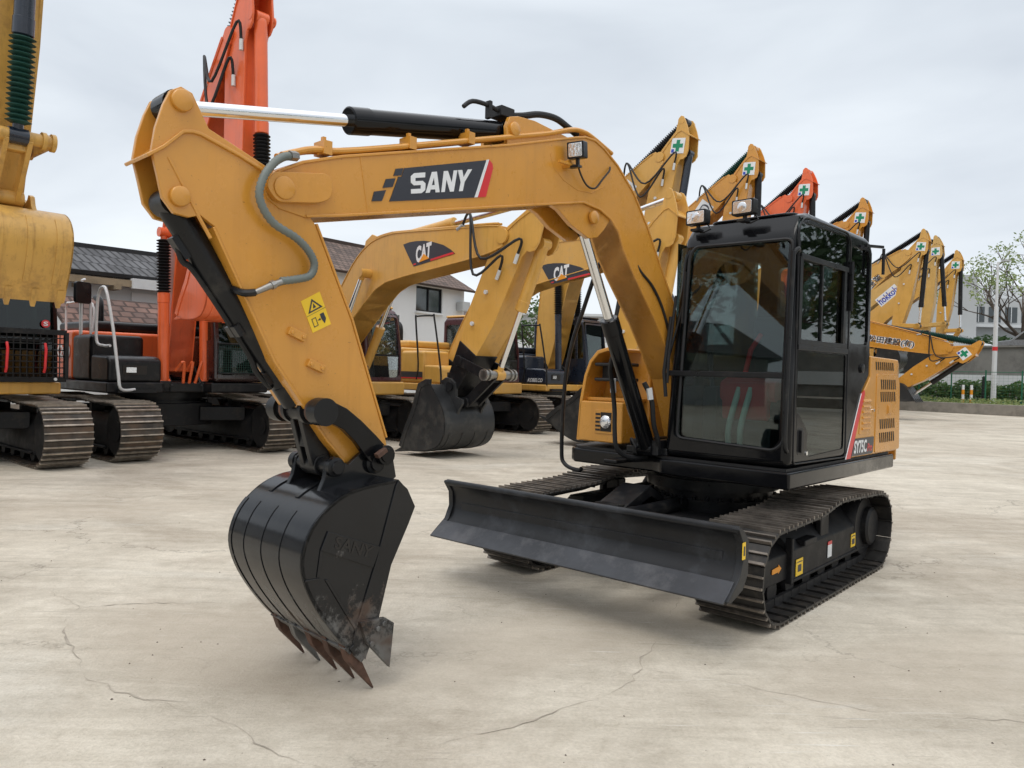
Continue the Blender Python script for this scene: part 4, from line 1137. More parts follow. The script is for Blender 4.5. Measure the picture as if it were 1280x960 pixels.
    mb = MB(); mb.box(-.03, .03, AN + .10, AN + .13, -.012, .012); mb.xf(Matrix.Translation((3.215, 0, 1.075)) @ Matrix.Rotation(R(30), 4, 'Y')); mb.build('pin_lock', 'rust', t, bevel=.003)
    mb = MB()
    for yy in (-.055, -.13):
        mb.ext([(3.555, 1.29), (3.46, 1.29), (3.375, 1.03), (3.40, .975), (3.45, .975), (3.475, 1.02)], 'y', yy - .018, yy + .018)
    mb.box(3.42, 3.50, -.13, -.055, 1.10, 1.18)
    mb.cyl((3.42, -.16, 1.015), (3.42, -.03, 1.015), .05, n=20)
    mb.build('bucket_link', 'black_satin', t, bevel=.004)
    mb = MB(); mb.cyl((LX, AF - .10, LZ), (LX, AN + .095, LZ), .047, n=24)
    for a, b2 in ((AN + .03, AN + .10), (AF - .10, AF - .03), (-.03, .0), (-.17, -.145)): mb.cyl((LX, a, LZ), (LX, b2, LZ), .063, n=24)
    mb.cur = 1; mb.cyl((LX, -.175, LZ), (LX, -.20, LZ), .056, n=24); mb.cyl((LX, -.26, LZ), (LX, -.285, LZ), .058, n=24); mb.cyl((LX, AN + .005, LZ), (LX, AN + .028, LZ), .056, n=20)
    mb.build('link_pin', ['black_satin', 'rust'], t)
    # ---- cylinders
    bc = ram(t, 'bucket_cylinder', (4.13, -.092, 2.12), (LX, -.092, LZ), .058, .030, .955, 'black_satin')
    mb = MB(); q0 = Vector((4.13, -.092, 2.12)); q1 = Vector((LX, -.092, LZ)); dd = (q1 - q0).normalized(); nn = Vector((-dd.z, 0, dd.x)); nn = nn if nn.x > 0 else -nn
    a = q0 + dd * .16 + nn * .065; b2 = q0 + dd * .88 + nn * .065
    mb.tube(cat([a, a + dd * .06 + nn * .02, a + dd * .14, b2 - dd * .2, b2 - dd * .1 + nn * .015, b2], 5), .014, 8)
    mb.bar(q0 + dd * .12 + nn * .06, q0 + dd * .22 + nn * .06, .05, .04, nn); mb.bar(q0 + dd * .55 + nn * .06, q0 + dd * .60 + nn * .06, .09, .03, nn); mb.bar(q0 + dd * .80 + nn * .06, q0 + dd * .86 + nn * .06, .05, .03, nn)
    mb.build('cylinder_pipe', 'black_satin', bc)
    mb = MB(); mb.tube(cat([(3.82, .05, 1.78), (3.86, .03, 1.775), (3.875, -.02, 1.79), (3.86, -.05, 1.80)], 4), .016, 8); mb.build('pipe_elbow', 'black_satin', bc)
    ac = ram(t, 'arm_cylinder', (2.235, -.092, 2.862), (4.128, -.092, 2.505), .062, .030, .555, 'black_gloss')
    mb = MB(); mb.box(2.19, 2.30, -.13, -.03, 2.935, 2.995); mb.tube(cat([(2.30, -.06, 2.965), (2.38, -.06, 2.975), (2.50, -.06, 2.965), (2.56, -.07, 2.92)], 4), .014, 8)
    mb.box(2.36, 2.385, -.08, -.04, 2.90, 3.0); mb.build('port_block', 'rubber', ac, bevel=.006)
    mb = MB(); mb.tube(cat([(2.19, -.07, 2.965), (2.10, -.05, 2.985), (1.98, -.03, 3.02), (1.84, -.02, 3.03), (1.72, -.02, 3.005), (1.62, -.03, 2.985)], 5), .020, 10)
    mb.build('hydraulic_hose', 'rubber', boom)
    ram(t, 'boom_cylinder', (.62, -.092, .93), (1.49, -.092, 2.47), .062, .034, .60, 'black_gloss')
    # hoses low between boom and box
    def hose(p, r=.014, mat='rubber', n=6):
        mb = MB(); mb.tube(cat(p, n), r, 8); return mb.build('hydraulic_hose', mat, t)
    hose([(.98, -.16, 1.62), (.95, -.21, 1.52), (.88, -.24, 1.40), (.83, -.25, 1.22), (.82, -.25, 1.05), (.80, -.24, .93), (.70, -.20, .86), (.55, -.14, .86)], .018)
    hose([(.80, -.02, 1.42), (.76, .02, 1.30), (.72, .02, 1.12), (.66, .02, 1.0), (.62, .0, .92)], .018)
    hose([(.86, -.25, 1.44), (.85, -.25, 1.34)], .022, 'steel_white', 2)
    hose([(.785, .015, 1.38), (.77, .02, 1.30)], .022, 'steel_white', 2)
    hose([(.52, -.26, .90), (.60, -.25, .97), (.64, -.22, .99), (.66, -.16, .93)], .012)
    hose([(1.02, -.01, 2.32), (.95, .02, 2.20), (.80, .03, 2.10), (.66, .03, 1.95), (.55, .03, 1.75)], .010)
    mb = MB(); mb.box(.10, .60, -.30, .06, .885, .94); mb.box(.10, .66, -.05, .02, .885, 1.0); mb.box(.10, .66, -.20, -.14, .885, 1.0); mb.box(.50, .72, -.42, -.30, .80, .83)
    mb.build('boom_foot_bracket', 'black_satin', t, bevel=.01)
main_machine(main)


# ================================================================== THE ROW OF 20-TONNE EXCAVATORS
FH = math.atan2(-.664, .748)
def row_pos(k, off=(0, 0)):
    b = Vector((-6.18, 13.36)) + Vector((.664, .748)) * (3.72 * k + off[1]) + Vector((.748, -.664)) * off[0]
    return (b.x, b.y, 0)
_cache = {}
def cached(key, fn):
    if key not in _cache: _cache[key] = fn()
    return _cache[key]
def mk(me, name, parent, bevel=0, seg=2, mat=None):
    if mat and me.materials[0] != MATS[mat]:
        key = (me.name, mat)
        if key not in _cache:
            m2 = me.copy(); m2.materials[0] = MATS[mat]; _cache[key] = m2
        me = _cache[key]
    o = bpy.data.objects.new(name, me); COL.objects.link(o); o.parent = parent
    if bevel:
        md = o.modifiers.new('Bevel', 'BEVEL'); md.width = bevel; md.segments = seg; md.limit_method = 'ANGLE'; md.angle_limit = R(35); md.harden_normals = True
    return o
GP = [(1.5, .025), (1.72, .03), (1.92, .08), (2.08, .20), (2.165, .40), (2.14, .60), (2.05, .75), (1.88, .845), (1.6, .87), (1.1, .862), (.75, .875), (.4, .905), (0, .895), (-.5, .88), (-1.0, .905), (-1.5, .89),
      (-1.88, .85), (-2.08, .74), (-2.16, .56), (-2.14, .36), (-2.04, .18), (-1.88, .06), (-1.6, .025), (-.8, .025), (.4, .025)]
def g_under(t, w=.6, half=1.47):
    for s in (1, -1):
        y0, y1 = sorted((s * (half - w), s * half))
        mk(cached(('belt', s, w), lambda: track_belt(GP, y0, y1, .19, gr=.026, th=.016).mesh('belt', ['track', 'track_edge', 'track_dark'])), 'crawler_track', t)
        ym = s * (half - w / 2)
        def frm():
            f = MB(); f.ext([(ym - .20, .16), (ym + .20, .16), (ym + .20, .52), (ym + .08, .70), (ym - .08, .70), (ym - .20, .52)], 'x', -1.5, 1.45)
            f.box(1.45, 1.80, ym - .16, ym + .16, .22, .66); f.box(-1.80, -1.5, ym - .16, ym + .16, .22, .66)
            f.box(-1.4, 1.4, ym + .2, ym + .25, .17, .21); f.box(-1.4, 1.4, ym - .25, ym - .2, .17, .21)
            for x in (-.8, .45): f.box(x - .06, x + .06, ym - .1, ym + .1, .68, .84)
            return f.mesh('frm', 'frame_black')
        f = mk(cached(('frm', s), frm), 'track_frame', t, .015)
        def wheel():
            mb = MB(); mb.lathe((0, -.2, 0), (0, .2, 0), [(0, .1), (0, .36), (.06, .37), (.1, .33), (.13, .38), (.27, .38), (.3, .33), (.34, .37), (.4, .36), (.4, .1)], 28)
            for q in (-.215, .205): mb.cyl((0, q, 0), (0, q + .01, 0), .16, n=20)
            return mb.mesh('wh', 'frame_black')
        for nm, x in (('idler_wheel', 1.74), ('drive_sprocket', -1.74)):
            o = mk(cached('wheel', wheel), nm, f); o.location = (x, ym, .45)
        def rol():
            mb = MB(); mb.lathe((0, -.19, 0), (0, .19, 0), [(0, .07), (0, .10), (.1, .10), (.12, .075), (.26, .075), (.28, .10), (.38, .10), (.38, .07)], 16); return mb.mesh('rl', 'frame_black')
        for k in range(7):
            o = mk(cached('rol', rol), 'track_roller', f); o.location = (-1.32 + k * .44, ym, .165)
    def cb():
        mb = MB(); mb.ext([(-.7, -.62), (.7, -.62), (.85, 0), (.7, .62), (-.7, .62), (-.85, 0)], 'z', .42, .80)
        for s in (1, -1):
            for x in (1, -1): mb.ext([(x * .35, s * .45), (x * .80, s * .35), (x * 1.15, s * 1.0), (x * .75, s * 1.0)], 'z', .50, .74)
        return mb.mesh('cb', 'frame_black')
    mk(cached('cb', cb), 'car_body', t, .015)
    def sl():
        mb = MB(); mb.lathe((0, 0, .78), (0, 0, 1.0), [(0, .78), (.05, .78), (.05, .70), (.11, .70), (.11, .80), (.2, .80), (.2, .72), (.22, .72)], 44); return mb.mesh('sl', 'black_satin')
    mk(cached('sl', sl), 'slewing_ring', t)

def g_house(t, p):
    zc = p.get('cab_top', 2.98); col = p['house']; deck = p.get('deck', 'black_satin'); xf = p.get('xf', 1.3)
    def dk():
        mb = MB(); plan = [(xf, 1.34), (xf, .30), (xf - .25, .28), (xf - .25, -.45), (xf - .03, -.48), (xf - .03, -1.34), (-1.9, -1.34)]
        for k in range(1, 10):
            a = R(-90 - k * 18); plan.append((-1.9 + .82 * math.cos(a), 1.30 * math.sin(a)))
        plan.append((-1.9, 1.34)); mb.ext(plan, 'z', .99, 1.16); return mb.mesh('dk', 'black_satin')
    mk(cached(('dk', xf), dk), 'house_deck', t, .03, mat=deck)
    def eng():
        mb = MB(); mb.box(-2.0, -.25, -1.31, .32, 1.16, 1.98); mb.box(-2.0, -.72, .32, 1.31, 1.16, 1.98); return mb.mesh('eng', 'yellow_pale')
    en = mk(cached('eng', eng), 'engine_cover', t, .06, 3, mat=col)
    def hood():
        mb = MB(); mb.box(-1.9, -.4, -1.0, .9, 1.98, 2.16); return mb.mesh('hood', 'yellow_pale')
    mk(cached('hood', hood), 'engine_hood', t, .07, 3, mat=p.get('hood', col))
    def ex():
        mb = MB(); mb.tube(cat([(-1.2, -.55, 2.1), (-1.2, -.55, 2.45), (-1.26, -.55, 2.58), (-1.38, -.55, 2.62)], 4), .06, 12); return mb.mesh('ex', 'black_satin')
    mk(cached('ex', ex), 'exhaust_pipe', t)
    def cwt():
        mb = MB(); pl = [(-1.85, 1.34)]
        for k in range(0, 11):
            a = R(90 + k * 18); pl.append((-1.98 + .80 * math.cos(a), 1.34 * math.sin(a)))
        pl.append((-1.85, -1.34)); mb.ext(pl, 'z', 1.02, 1.95); return mb.mesh('cwt', 'yellow_pale')
    mk(cached('cwt', cwt), 'counterweight', t, .08, 3, mat=p.get('cw', col))
    # right hand boxes: fuel tank behind, tool box in front
    def tank():
        mb = MB(); mb.box(-.28, .52, -1.31, -.48, 1.16, 1.90); return mb.mesh('tank', 'yellow_pale')
    mk(cached('tank', tank), 'fuel_tank', t, .07, 3, mat=p.get('tank', col))
    def tool():
        mb = MB(); mb.ext([(.53, 1.16), (xf - .06, 1.16), (xf - .06, 1.50), (xf - .14, 1.56), (.53, 1.58)], 'y', -1.31, -.50); return mb.mesh('tool', 'yellow_pale')
    tb = mk(cached(('tool', xf), tool), 'tool_box', t, .05, 3, mat=p.get('tool', col))
    def tl():
        mb = MB(); mb.box(xf - .062, xf - .05, -1.10, -.74, 1.28, 1.42); mb.cur = 1; mb.box(xf - .052, xf - .045, -1.05, -.90, 1.31, 1.39); return mb.mesh('tl', ['vent_dark', 'lamp_lens'])
    mk(cached(('tl', xf), tl), 'headlight', tb)
    def st():
        mb = MB(); mb.box(xf - .30, xf + .05, -1.20, -.62, 1.0, 1.04)
        for k in range(7): mb.box(xf - .28 + k * .05, xf - .265 + k * .05, -1.20, -.62, 1.04, 1.055)
        return mb.mesh('st', 'black_satin')
    mk(cached(('st', xf), st), 'step_plate', t)
    rail = p.get('rail')
    if rail:
        mb = MB()
        if rail == 'silver':
            mb.tube(cat([(xf + .02, -.95, 1.05), (xf + .1, -1.18, 1.06), (xf + .08, -1.22, 1.3), (xf - .05, -1.25, 1.95), (xf - .2, -1.28, 2.45), (xf - .35, -1.28, 2.62), (xf - .55, -1.28, 2.55), (xf - .62, -1.28, 2.3), (xf - .62, -1.28, 1.8), (xf - .50, -1.22, 1.72), (xf - .35, -1.18, 1.72)], 5), .023, 10)
            mb.build('handrail', 'steel_white', t)
            mb = MB(); mb.tube(cat([(-.1, -1.25, 1.9), (-.1, -1.25, 2.45), (.1, -1.25, 2.52), (.3, -1.25, 2.5), (.35, -1.25, 1.9)], 5), .02, 8)
            mb.tube(cat([(-.9, -1.2, 1.95), (-.9, -1.2, 2.4), (-.7, -1.2, 2.45), (-.3, -1.0, 2.43), (-.28, -1.0, 1.95)], 5), .018, 8)
            mb.build('rear_rail', 'steel_white', t)
        else:
            mb.tube(cat([(xf - .05, -1.30, 1.08), (xf - .06, -1.31, 1.5), (xf - .3, -1.31, 2.62), (xf - .36, -1.31, 2.68), (xf - .86, -1.31, 2.68), (xf - .92, -1.31, 2.60), (xf - .80, -1.31, 1.6), (xf - .85, -1.31, 1.25)], 4), .021, 8)
            mb.build('handrail', 'black_satin', t)
    if p.get('mirror'):
        mb = MB(); mb.ext(rrect(-.14, .14, -.17, .17, .05), 'x', 0, .06)
        mb.cyl((.03, 0, -.35), (.03, 0, -.17), .018, n=8)
        mb.build('mirror', 'black_satin', t, bevel=.02, M=Matrix.Translation((.35, -1.40, 2.55)) @ Matrix.Rotation(R(20), 4, 'Z'))
        mb = MB(); mb.tube([(.38, -1.40, 1.9), (.38, -1.40, 2.75), (.2, -1.3, 2.78)], .02, 8); mb.build('mirror_post', 'steel_white', t)
    # cab
    y0, y1, z0 = .34, 1.30, 1.17
    xr = -.62
    def shell():
        side = [(xf + .02, z0), (xf, 1.9), (xf - .12, zc - .20), (xf - .22, zc - .05), (xf - .32, zc), (xr + .1, zc), (xr, zc - .1), (xr - .02, z0)]
        ob = MB(); ob.ext(side, 'y', y0, y1); om = ob.mesh('o', 'black_gloss'); bevel_mesh(om, .07, 3, 50)
        i = MB(); i.ext([(xf - .04, z0 + .05), (xf - .05, 1.9), (xf - .18, zc - .2), (xf - .34, zc - .07), (xr + .1, zc - .07), (xr + .06, z0 + .05)], 'y', y0 + .05, y1 - .05)
        cs = [i.mesh('i', 'black_satin')]
        c = MB(); c.ext(rrect(y0 + .07, y1 - .07, z0 + .12, zc - .17, .07), 'x', xf - .35, xf + .3); cs.append(c.mesh('c', 'black_gloss'))
        c = MB(); c.ext(rpoly([(xf - .12, z0 + .7), (xf - .20, zc - .18), (xr + .12, zc - .18), (xr + .10, z0 + .7)], .07), 'y', y0 - .3, y0 + .3); cs.append(c.mesh('c', 'black_gloss'))
        c = MB(); c.ext(rpoly([(xf - .12, z0 + .55), (xf - .20, zc - .18), (.12, zc - .18), (.10, z0 + .55)], .07), 'y', y1 - .3, y1 + .3); cs.append(c.mesh('c', 'black_gloss'))
        c = MB(); c.ext(rpoly([(.02, z0 + .75), (.02, zc - .18), (xr + .12, zc - .18), (xr + .10, z0 + .75)], .07), 'y', y1 - .3, y1 + .3); cs.append(c.mesh('c', 'black_gloss'))
        c = MB(); c.ext(rrect(y0 + .12, y1 - .12, z0 + .75, zc - .2, .07), 'x', xr - .3, xr + .2); cs.append(c.mesh('c', 'black_gloss'))
        m = boolean(om, cs); m.polygons.foreach_set('use_smooth', [True] * len(m.polygons)); m.set_sharp_from_angle(angle=R(35)); return m
    cb = mk(cached(('shell', xf, zc), shell), 'cab', t, mat=p.get('cabcol', 'black_gloss'))
    weighted(cb)
    gm = p.get('glass', 'glass_clear')
    for nm, (a, b, c, d, e_, f) in dict(windshield=(xf - .06, xf - .055, y0 + .04, y1 - .04, 1.75, zc - .1), lower_windshield=(xf - .03, xf - .025, y0 + .04, y1 - .04, z0 + .08, 1.72), window=(xr + .05, xf - .1, y0 + .02, y0 + .026, 1.7, zc - .12), door_window=(xr + .05, xf - .1, y1 - .03, y1 - .024, 1.6, zc - .12), rear_window=(xr + .02, xr + .026, y0 + .08, y1 - .08, 1.85, zc - .15)).items():
        def pn(a=a, b=b, c=c, d=d, e_=e_, f=f, nm=nm):
            mb = MB(); sh = .115 if nm == 'windshield' else 0
            mb.add([(a, c, e_), (b, c, e_), (b, d, e_), (a, d, e_), (a - sh, c, f), (b - sh, c, f), (b - sh, d, f), (a - sh, d, f)], [(0, 3, 2, 1), (4, 5, 6, 7), (0, 1, 5, 4), (1, 2, 6, 5), (2, 3, 7, 6), (3, 0, 4, 7)])
            return mb.mesh('pn', 'glass_clear')
        mk(cached((nm, xf, zc), pn), nm, cb, mat=gm)
    mb = MB(); mb.box(xf - .05, xf - .02, y0 + .04, y1 - .04, 1.72, 1.76); mb.build('window_bar', 'black_satin', cb)
    mk(cached(('roof', xf, zc), lambda: MB().box(xr + .05, xf - .28, y0 + .04, y1 - .04, zc + .001, zc + .06).mesh('roof', 'yellow_pale')), 'cab_roof', cb, .03, mat=p.get('roof', 'black_gloss'))
    def seat():
        mb = MB(); mb.box(-.2, .35, .55, 1.08, 1.5, 1.68); mb.ext([(-.25, 1.66), (-.1, 1.66), (-.22, 2.3), (-.34, 2.3)], 'y', .57, 1.06); mb.box(-.1, .25, .65, .98, 1.22, 1.5); return mb.mesh('seat', 'seat_cloth')
    mk(cached('gseat', seat), 'seat', cb, .04)
    def con():
        mb = MB()
        for y in (.46, 1.16): mb.box(-.15, .3, y - .06, y + .06, 1.22, 1.8); mb.cyl((.25, y, 1.78), (.32, y, 2.02), .02, n=8)
        mb.tube([(.75, .75, 1.22), (.70, .75, 1.65)], .018, 8); mb.tube([(.75, .88, 1.22), (.70, .88, 1.65)], .018, 8); return mb.mesh('con', 'seat_cloth')
    mk(cached('gcon', con), 'control_console', cb)
    if p.get('sill'):
        mb = MB(); mb.box(xf - .02, xf + .08, y0 - .02, y1 + .02, .93, 1.20); mb.box(xf - .6, xf - .02, y0, y1 + .02, .96, 1.18); mb.build('cab_sill', p['sill'], t, bevel=.04, seg=3)
    if p.get('stripe'):
        mb = MB(); mb.box(-2.0, .50, -1.318, -1.314, 1.28, 1.42); st_ = mb.build('side_stripe', 'decal_black', en)
        mb = MB(); mb.box(-2.0, .50, -1.321, -1.318, 1.26, 1.285); mb.build('red_line', 'red', en)
    if p.get('guard'):
        mb = MB(); xg = xf + .10; ya, yb, za, zb = y0 - .03, y1 + .06, 1.20, 1.86
        for a, b in (((ya, za), (yb, za)), ((ya, zb), (yb, zb)), ((ya, za), (ya, zb)), ((yb, za), (yb, zb))):
            mb.bar((xg, a[0], a[1]), (xg, b[0], b[1]), .05, .07)
        for k in range(1, 13): mb.cyl((xg, ya + (yb - ya) * k / 13, za), (xg, ya + (yb - ya) * k / 13, zb), .008, n=6)
        for k in range(1, 8): mb.cyl((xg + .008, ya, za + (zb - za) * k / 8), (xg + .008, yb, za + (zb - za) * k / 8), .008, n=6)
        gd = mb.build('window_guard', 'black_satin', cb)
        for y in (y0 + .28, y1 - .22):
            mb = MB(); mb.tube([(xg + .02, y, 1.30), (xg + .06, y, 1.36), (xg + .06, y + .01, 1.62), (xg + .02, y + .01, 1.70)], .018, 8); mb.build('red_handle', 'red', gd)
        for y in (y0 + .1, y1 - .08):
            mb = MB(); mb.cyl((xg + .02, y, 1.205), (xg + .04, y, 1.205), .022, n=10); mb.build('bolt', 'steel_white', gd)
        mb = MB(); mb.cyl((xf - .05, y1 - .16, 1.98), (xf - .035, y1 - .16, 1.98), .055, n=24); sg = mb.build('round_sticker', 'red', cb)
        text('sticker_letter', 'S', [(xf - .034, y1 - .19, 1.95), (xf - .034, y1 - .13, 1.95), (xf - .034, y1 - .13, 2.01), (xf - .034, y1 - .19, 2.01)], 'white', sg, .002, .02)
    if p.get('lower_mesh'):
        mb = MB(); xg = xf + .05
        for k in range(0, 22): mb.box(xg - .004, xg + .004, y0 + .06 + k * .04, y0 + .064 + k * .04, 1.34, 1.80)
        for k in range(0, 12): mb.box(xg - .006, xg + .002, y0 + .05, y1 - .04, 1.34 + k * .041, 1.344 + k * .041)
        mb.build('front_grille', 'rubber_green', cb)
        mb = MB()
        mb.tube([(xg, y0 + .04, 1.32), (xg, y1 - .03, 1.32), (xg, y1 - .03, 1.82), (xg, y0 + .04, 1.82)], .018, 6, True); mb.build('grille_frame', 'black_satin', cb)

def cross_sticker(parent, c, ex, ez, size):
    c = Vector(c); ex = Vector(ex).normalized(); ez = Vector(ez).normalized(); n = Vector((0, -1, 0))
    def P(u, v): return c + ex * u * size + ez * v * size
    mb = MB(); plate(mb, [P(-.5, -.5), P(.5, -.5), P(.5, .5), P(-.5, .5)], n, .004); s = mb.build('safety_sticker', 'white', parent, recalc=True)
    mb = MB(); a, b = .13, .38
    plate(mb, [P(-a, -b), P(a, -b), P(a, -a), P(b, -a), P(b, a), P(a, a), P(a, b), P(-a, b), P(-a, a), P(-b, a), P(-b, -a), P(-a, -a)], n, .007)
    mb.build('green_cross', 'decal_green', s)
    mb = MB(); plate(mb, [P(-.44, -.44), P(-.24, -.44), P(-.24, -.22), P(-.44, -.22)], n, .006); mb.build('sticker_mark', 'decal_blue', s)

ARM0 = Vector((3.70, 2.24)); ARM1 = Vector((3.20, 1.02))
_e = (ARM1 - ARM0).normalized(); _b = Vector((-_e.y, _e.x)); _b = _b if _b.x > 0 else -_b
def g_front(t, p):
    F = Vector(p.get('foot', (.12, 1.62))); T = Vector(p['T']); AE = Vector(p['AE']); bc = p['boom']; hb = p.get('w', .30)
    L = (T - F).length; u = (T - F).normalized(); n = Vector((-u.y, u.x))
    bul = p.get('bul', 1)
    def B(a, b): return F + u * (a * L) + n * (b * L * bul)
    cl = [(0, 0, .030), (.06, .03, .045), (.2, .098, .062), (.36, .165, .078), (.45, .182, .082), (.55, .162, .078), (.75, .088, .060), (.93, .022, .044), (1.0, 0, .030)]
    cs = cat([(a, b, 0) for a, b, h in cl], 4); hs_ = []
    for i in range(len(cl) - 1):
        for j in range(4): hs_.append(cl[i][2] + (cl[i + 1][2] - cl[i][2]) * j / 4)
    hs_.append(cl[-1][2]); upv = []; lov = []
    for i, c in enumerate(cs):
        a = cs[max(0, i - 1)]; b = cs[min(len(cs) - 1, i + 1)]; tt = Vector((b.x - a.x, b.y - a.y)).normalized(); nn = Vector((-tt.y, tt.x))
        upv.append(B(c.x + nn.x * hs_[i], c.y + nn.y * hs_[i])); lov.append(B(c.x - nn.x * hs_[i], c.y - nn.y * hs_[i]))
    mb = MB(); mb.ext([tuple(v) for v in upv + lov[::-1]], 'y', -hb + .015, hb - .015)
    mb.strip([tuple(v) for v in upv[1:-1]], -.022, -hb, hb); mb.strip([tuple(v) for v in lov[1:-1]], .022, -hb, hb)
    for yy in (-.12, .12):      # bracket for arm cylinder
        q = [B(.34, .22), B(.40, .30), B(.44, .305), B(.50, .25), B(.50, .21), B(.36, .20)]
        mb.ext([tuple(v) for v in q], 'y', yy - .025, yy + .025)
    boom = mb.build('boom', bc, t, bevel=.008)
    def bs(x, z, r, y, h, par, nm='pin_boss', m=None):
        mb = MB(); mb.lathe((x, y, z), (x, y + h, z), [(0, r), (h * .8, r), (h, r * .85), (h, .005)], 22); return mb.build(nm, m or bc, par)
    for s in (1, -1): bs(T.x, T.y, .12, s * hb, s * .05, boom)
    bp_ = B(.41, .165); mb = MB(); mb.cyl((bp_.x, -hb - .14, bp_.y), (bp_.x, hb + .14, bp_.y), .085, n=20); mb.build('cross_pin', bc, boom)
    # pipes along the top
    for yy in (-.20, -.13):
        pth = [B(c.x - .0, c.y + hs_[i] + .012) for i, c in enumerate(cs)][6:-1]
        mb = MB(); mb.tube([(v.x, yy, v.y) for v in pth], .020, 6); mb.build('hydraulic_pipe', bc, boom)
    # arm
    La = (AE - T).length; k = La / (ARM1 - ARM0).length; e = (AE - T).normalized(); bn = Vector((-e.y, e.x)); 
    if p.get('flip') is None: bn = bn if bn.dot(Vector((1, .3))) > 0 else -bn
    def A(pt):
        d = Vector(pt) - ARM0; a = d.dot(_e); b = d.dot(_b)
        ks = min(k, 2.25) if a < .2 else k
        return T + e * (a * (k if a > 0 else ks)) + bn * (b * min(k, 2.0) * p.get('aw', .72))
    ap = [(3.60, 2.20), (3.519, 2.117), (3.315, 1.698), (3.13, 1.13), (3.10, 1.02), (3.13, .95), (3.20, .93), (3.26, .955), (3.30, 1.03), (3.40, 1.14), (3.703, 1.498), (3.985, 2.035), (4.045, 2.07),
          (4.09, 2.055), (4.15, 2.062), (4.195, 2.115), (4.215, 2.20), (4.238, 2.29), (4.225, 2.38), (4.198, 2.473), (4.172, 2.535), (4.13, 2.562), (4.085, 2.548), (4.016, 2.425), (3.886, 2.375), (3.74, 2.318), (3.66, 2.27)]
    core = ap[:11] + [(3.94, 2.02), (3.99, 2.16), (3.96, 2.36), (3.886, 2.375), (3.74, 2.318), (3.66, 2.27)]
    wa = hb * .82
    mb = MB(); mb.ext([tuple(A(q)) for q in core], 'y', -wa + .02, wa - .02)
    for s in (1, -1):
        a, b = sorted((s * (wa - .04), s * (wa - .005))); mb.ext([tuple(A(q)) for q in ap], 'y', a, b)
    arm = mb.build('arm', bc, t, bevel=.008)
    mb = MB(); mb.strip([tuple(A(q)) for q in [(4.262, 2.268), (4.125, 2.392), (4.05, 2.40), (3.886, 2.352), (3.66, 2.25)]], .02, -wa - .01, wa + .01); mb.build('arm_flange', bc, arm)
    if p.get('coupler'):
        mb = MB(); mb.ext([tuple(A(q)) for q in [(3.235, 1.42), (3.12, 1.13), (3.085, 1.02), (3.12, .94), (3.20, .915), (3.27, .945), (3.315, 1.02), (3.42, 1.14), (3.52, 1.26)]], 'y', -wa - .012, wa + .012)
        mb.build('arm_end_casting', 'black_satin', arm, bevel=.008)
    P1 = A((4.128, 2.505)); P2 = A((4.13, 2.13))
    for s in (1, -1):
        bs(P1.x, P1.y, .085, s * wa, s * .04, arm); bs(P2.x, P2.y, .08, s * wa, s * .04, arm)
    if p.get('cross'):
        c = A((4.03, 2.24)); cross_sticker(arm, (c.x, -wa, c.y), (bn.x, 0, bn.y) if bn.x > 0 else (-bn.x, 0, -bn.y), (-e.x, 0, -e.y) if e.y < 0 else (e.x, 0, e.y), .36)
    mb = MB()
    for q in ((3.40, 1.55), (3.55, 1.80), (3.28, 1.25)):
        v = A(q); mb = MB(); mb.cyl((v.x, -wa, v.y), (v.x, -wa - .035, v.y), .035, n=10); mb.build('grease_fitting', 'steel_white', arm)
    # bucket: canonical profile of the small machine, scaled and turned about its pin
    s_ = p.get('bs', 1.75); ang = R(p.get('bang', 0)); ca, sa = math.cos(ang), math.sin(ang)
    def K(x, z):
        dx, dz = (x - 3.20) * s_, (z - 1.02) * s_; return (AE.x + dx * ca - dz * sa, AE.y + dx * sa + dz * ca)
    back = [tuple(q) for q in cat([(3.12, .965), (3.347, .945), (3.455, .925), (3.555, .875), (3.645, .785), (3.688, .665), (3.668, .55), (3.60, .42), (3.50, .285), (3.425, .205)], 3)]
    opening = [(3.345, .135), (3.26, .335), (3.19, .565), (3.09, .745), (3.05, .83), (3.08, .91)]
    wb = p.get('bw', .58); bm = p.get('bmat', 'bucket_far')
    mb = MB(); mb.strip([K(*q) for q in back], -.022, -wb, wb); mb.strip([K(*q) for q in [(3.44, .225), (3.40, .165), (3.355, .118)]], -.045, -wb, wb)
    for s in (1, -1):
        y = s * wb; mb.ext([K(*q) for q in back + opening], 'y', y - s * .022, y)
        mb.strip([K(*q) for q in [(3.12, .955), (3.08, .91), (3.05, .822), (3.09, .745), (3.19, .565), (3.27, .335), (3.355, .16)]], -.09, y - s * .03, y + s * .012)
    for yy in (-wb * .75, -wb * .25, wb * .25, wb * .75): mb.strip([K(*q) for q in back[12:-2]], .009, yy - .03, yy + .03)
    bk = mb.build('bucket', bm, t, bevel=.006)
    for i in range(5):
        yy = -wb + .06 + i * (2 * wb - .12) / 4
        mb = MB(); tl = p.get('tl', 1.0); a, b, c, d = K(3.44, .21), K(3.33, .15), K(3.385 - .10 * tl, .18 - .16 * tl), K(3.385 - .09 * tl, .18 - .175 * tl)
        mb.add([(a[0], yy - .038, a[1]), (a[0], yy + .038, a[1]), (b[0], yy + .038, b[1]), (b[0], yy - .038, b[1]), (d[0], yy - .022, d[1]), (d[0], yy + .022, d[1]), (c[0], yy + .022, c[1]), (c[0], yy - .022, c[1])],
                [(0, 1, 2, 3), (7, 6, 5, 4), (0, 4, 5, 1), (1, 5, 6, 2), (2, 6, 7, 3), (3, 7, 4, 0)])
        mb.build('tooth', p.get('tmat', bm), bk, bevel=.006)
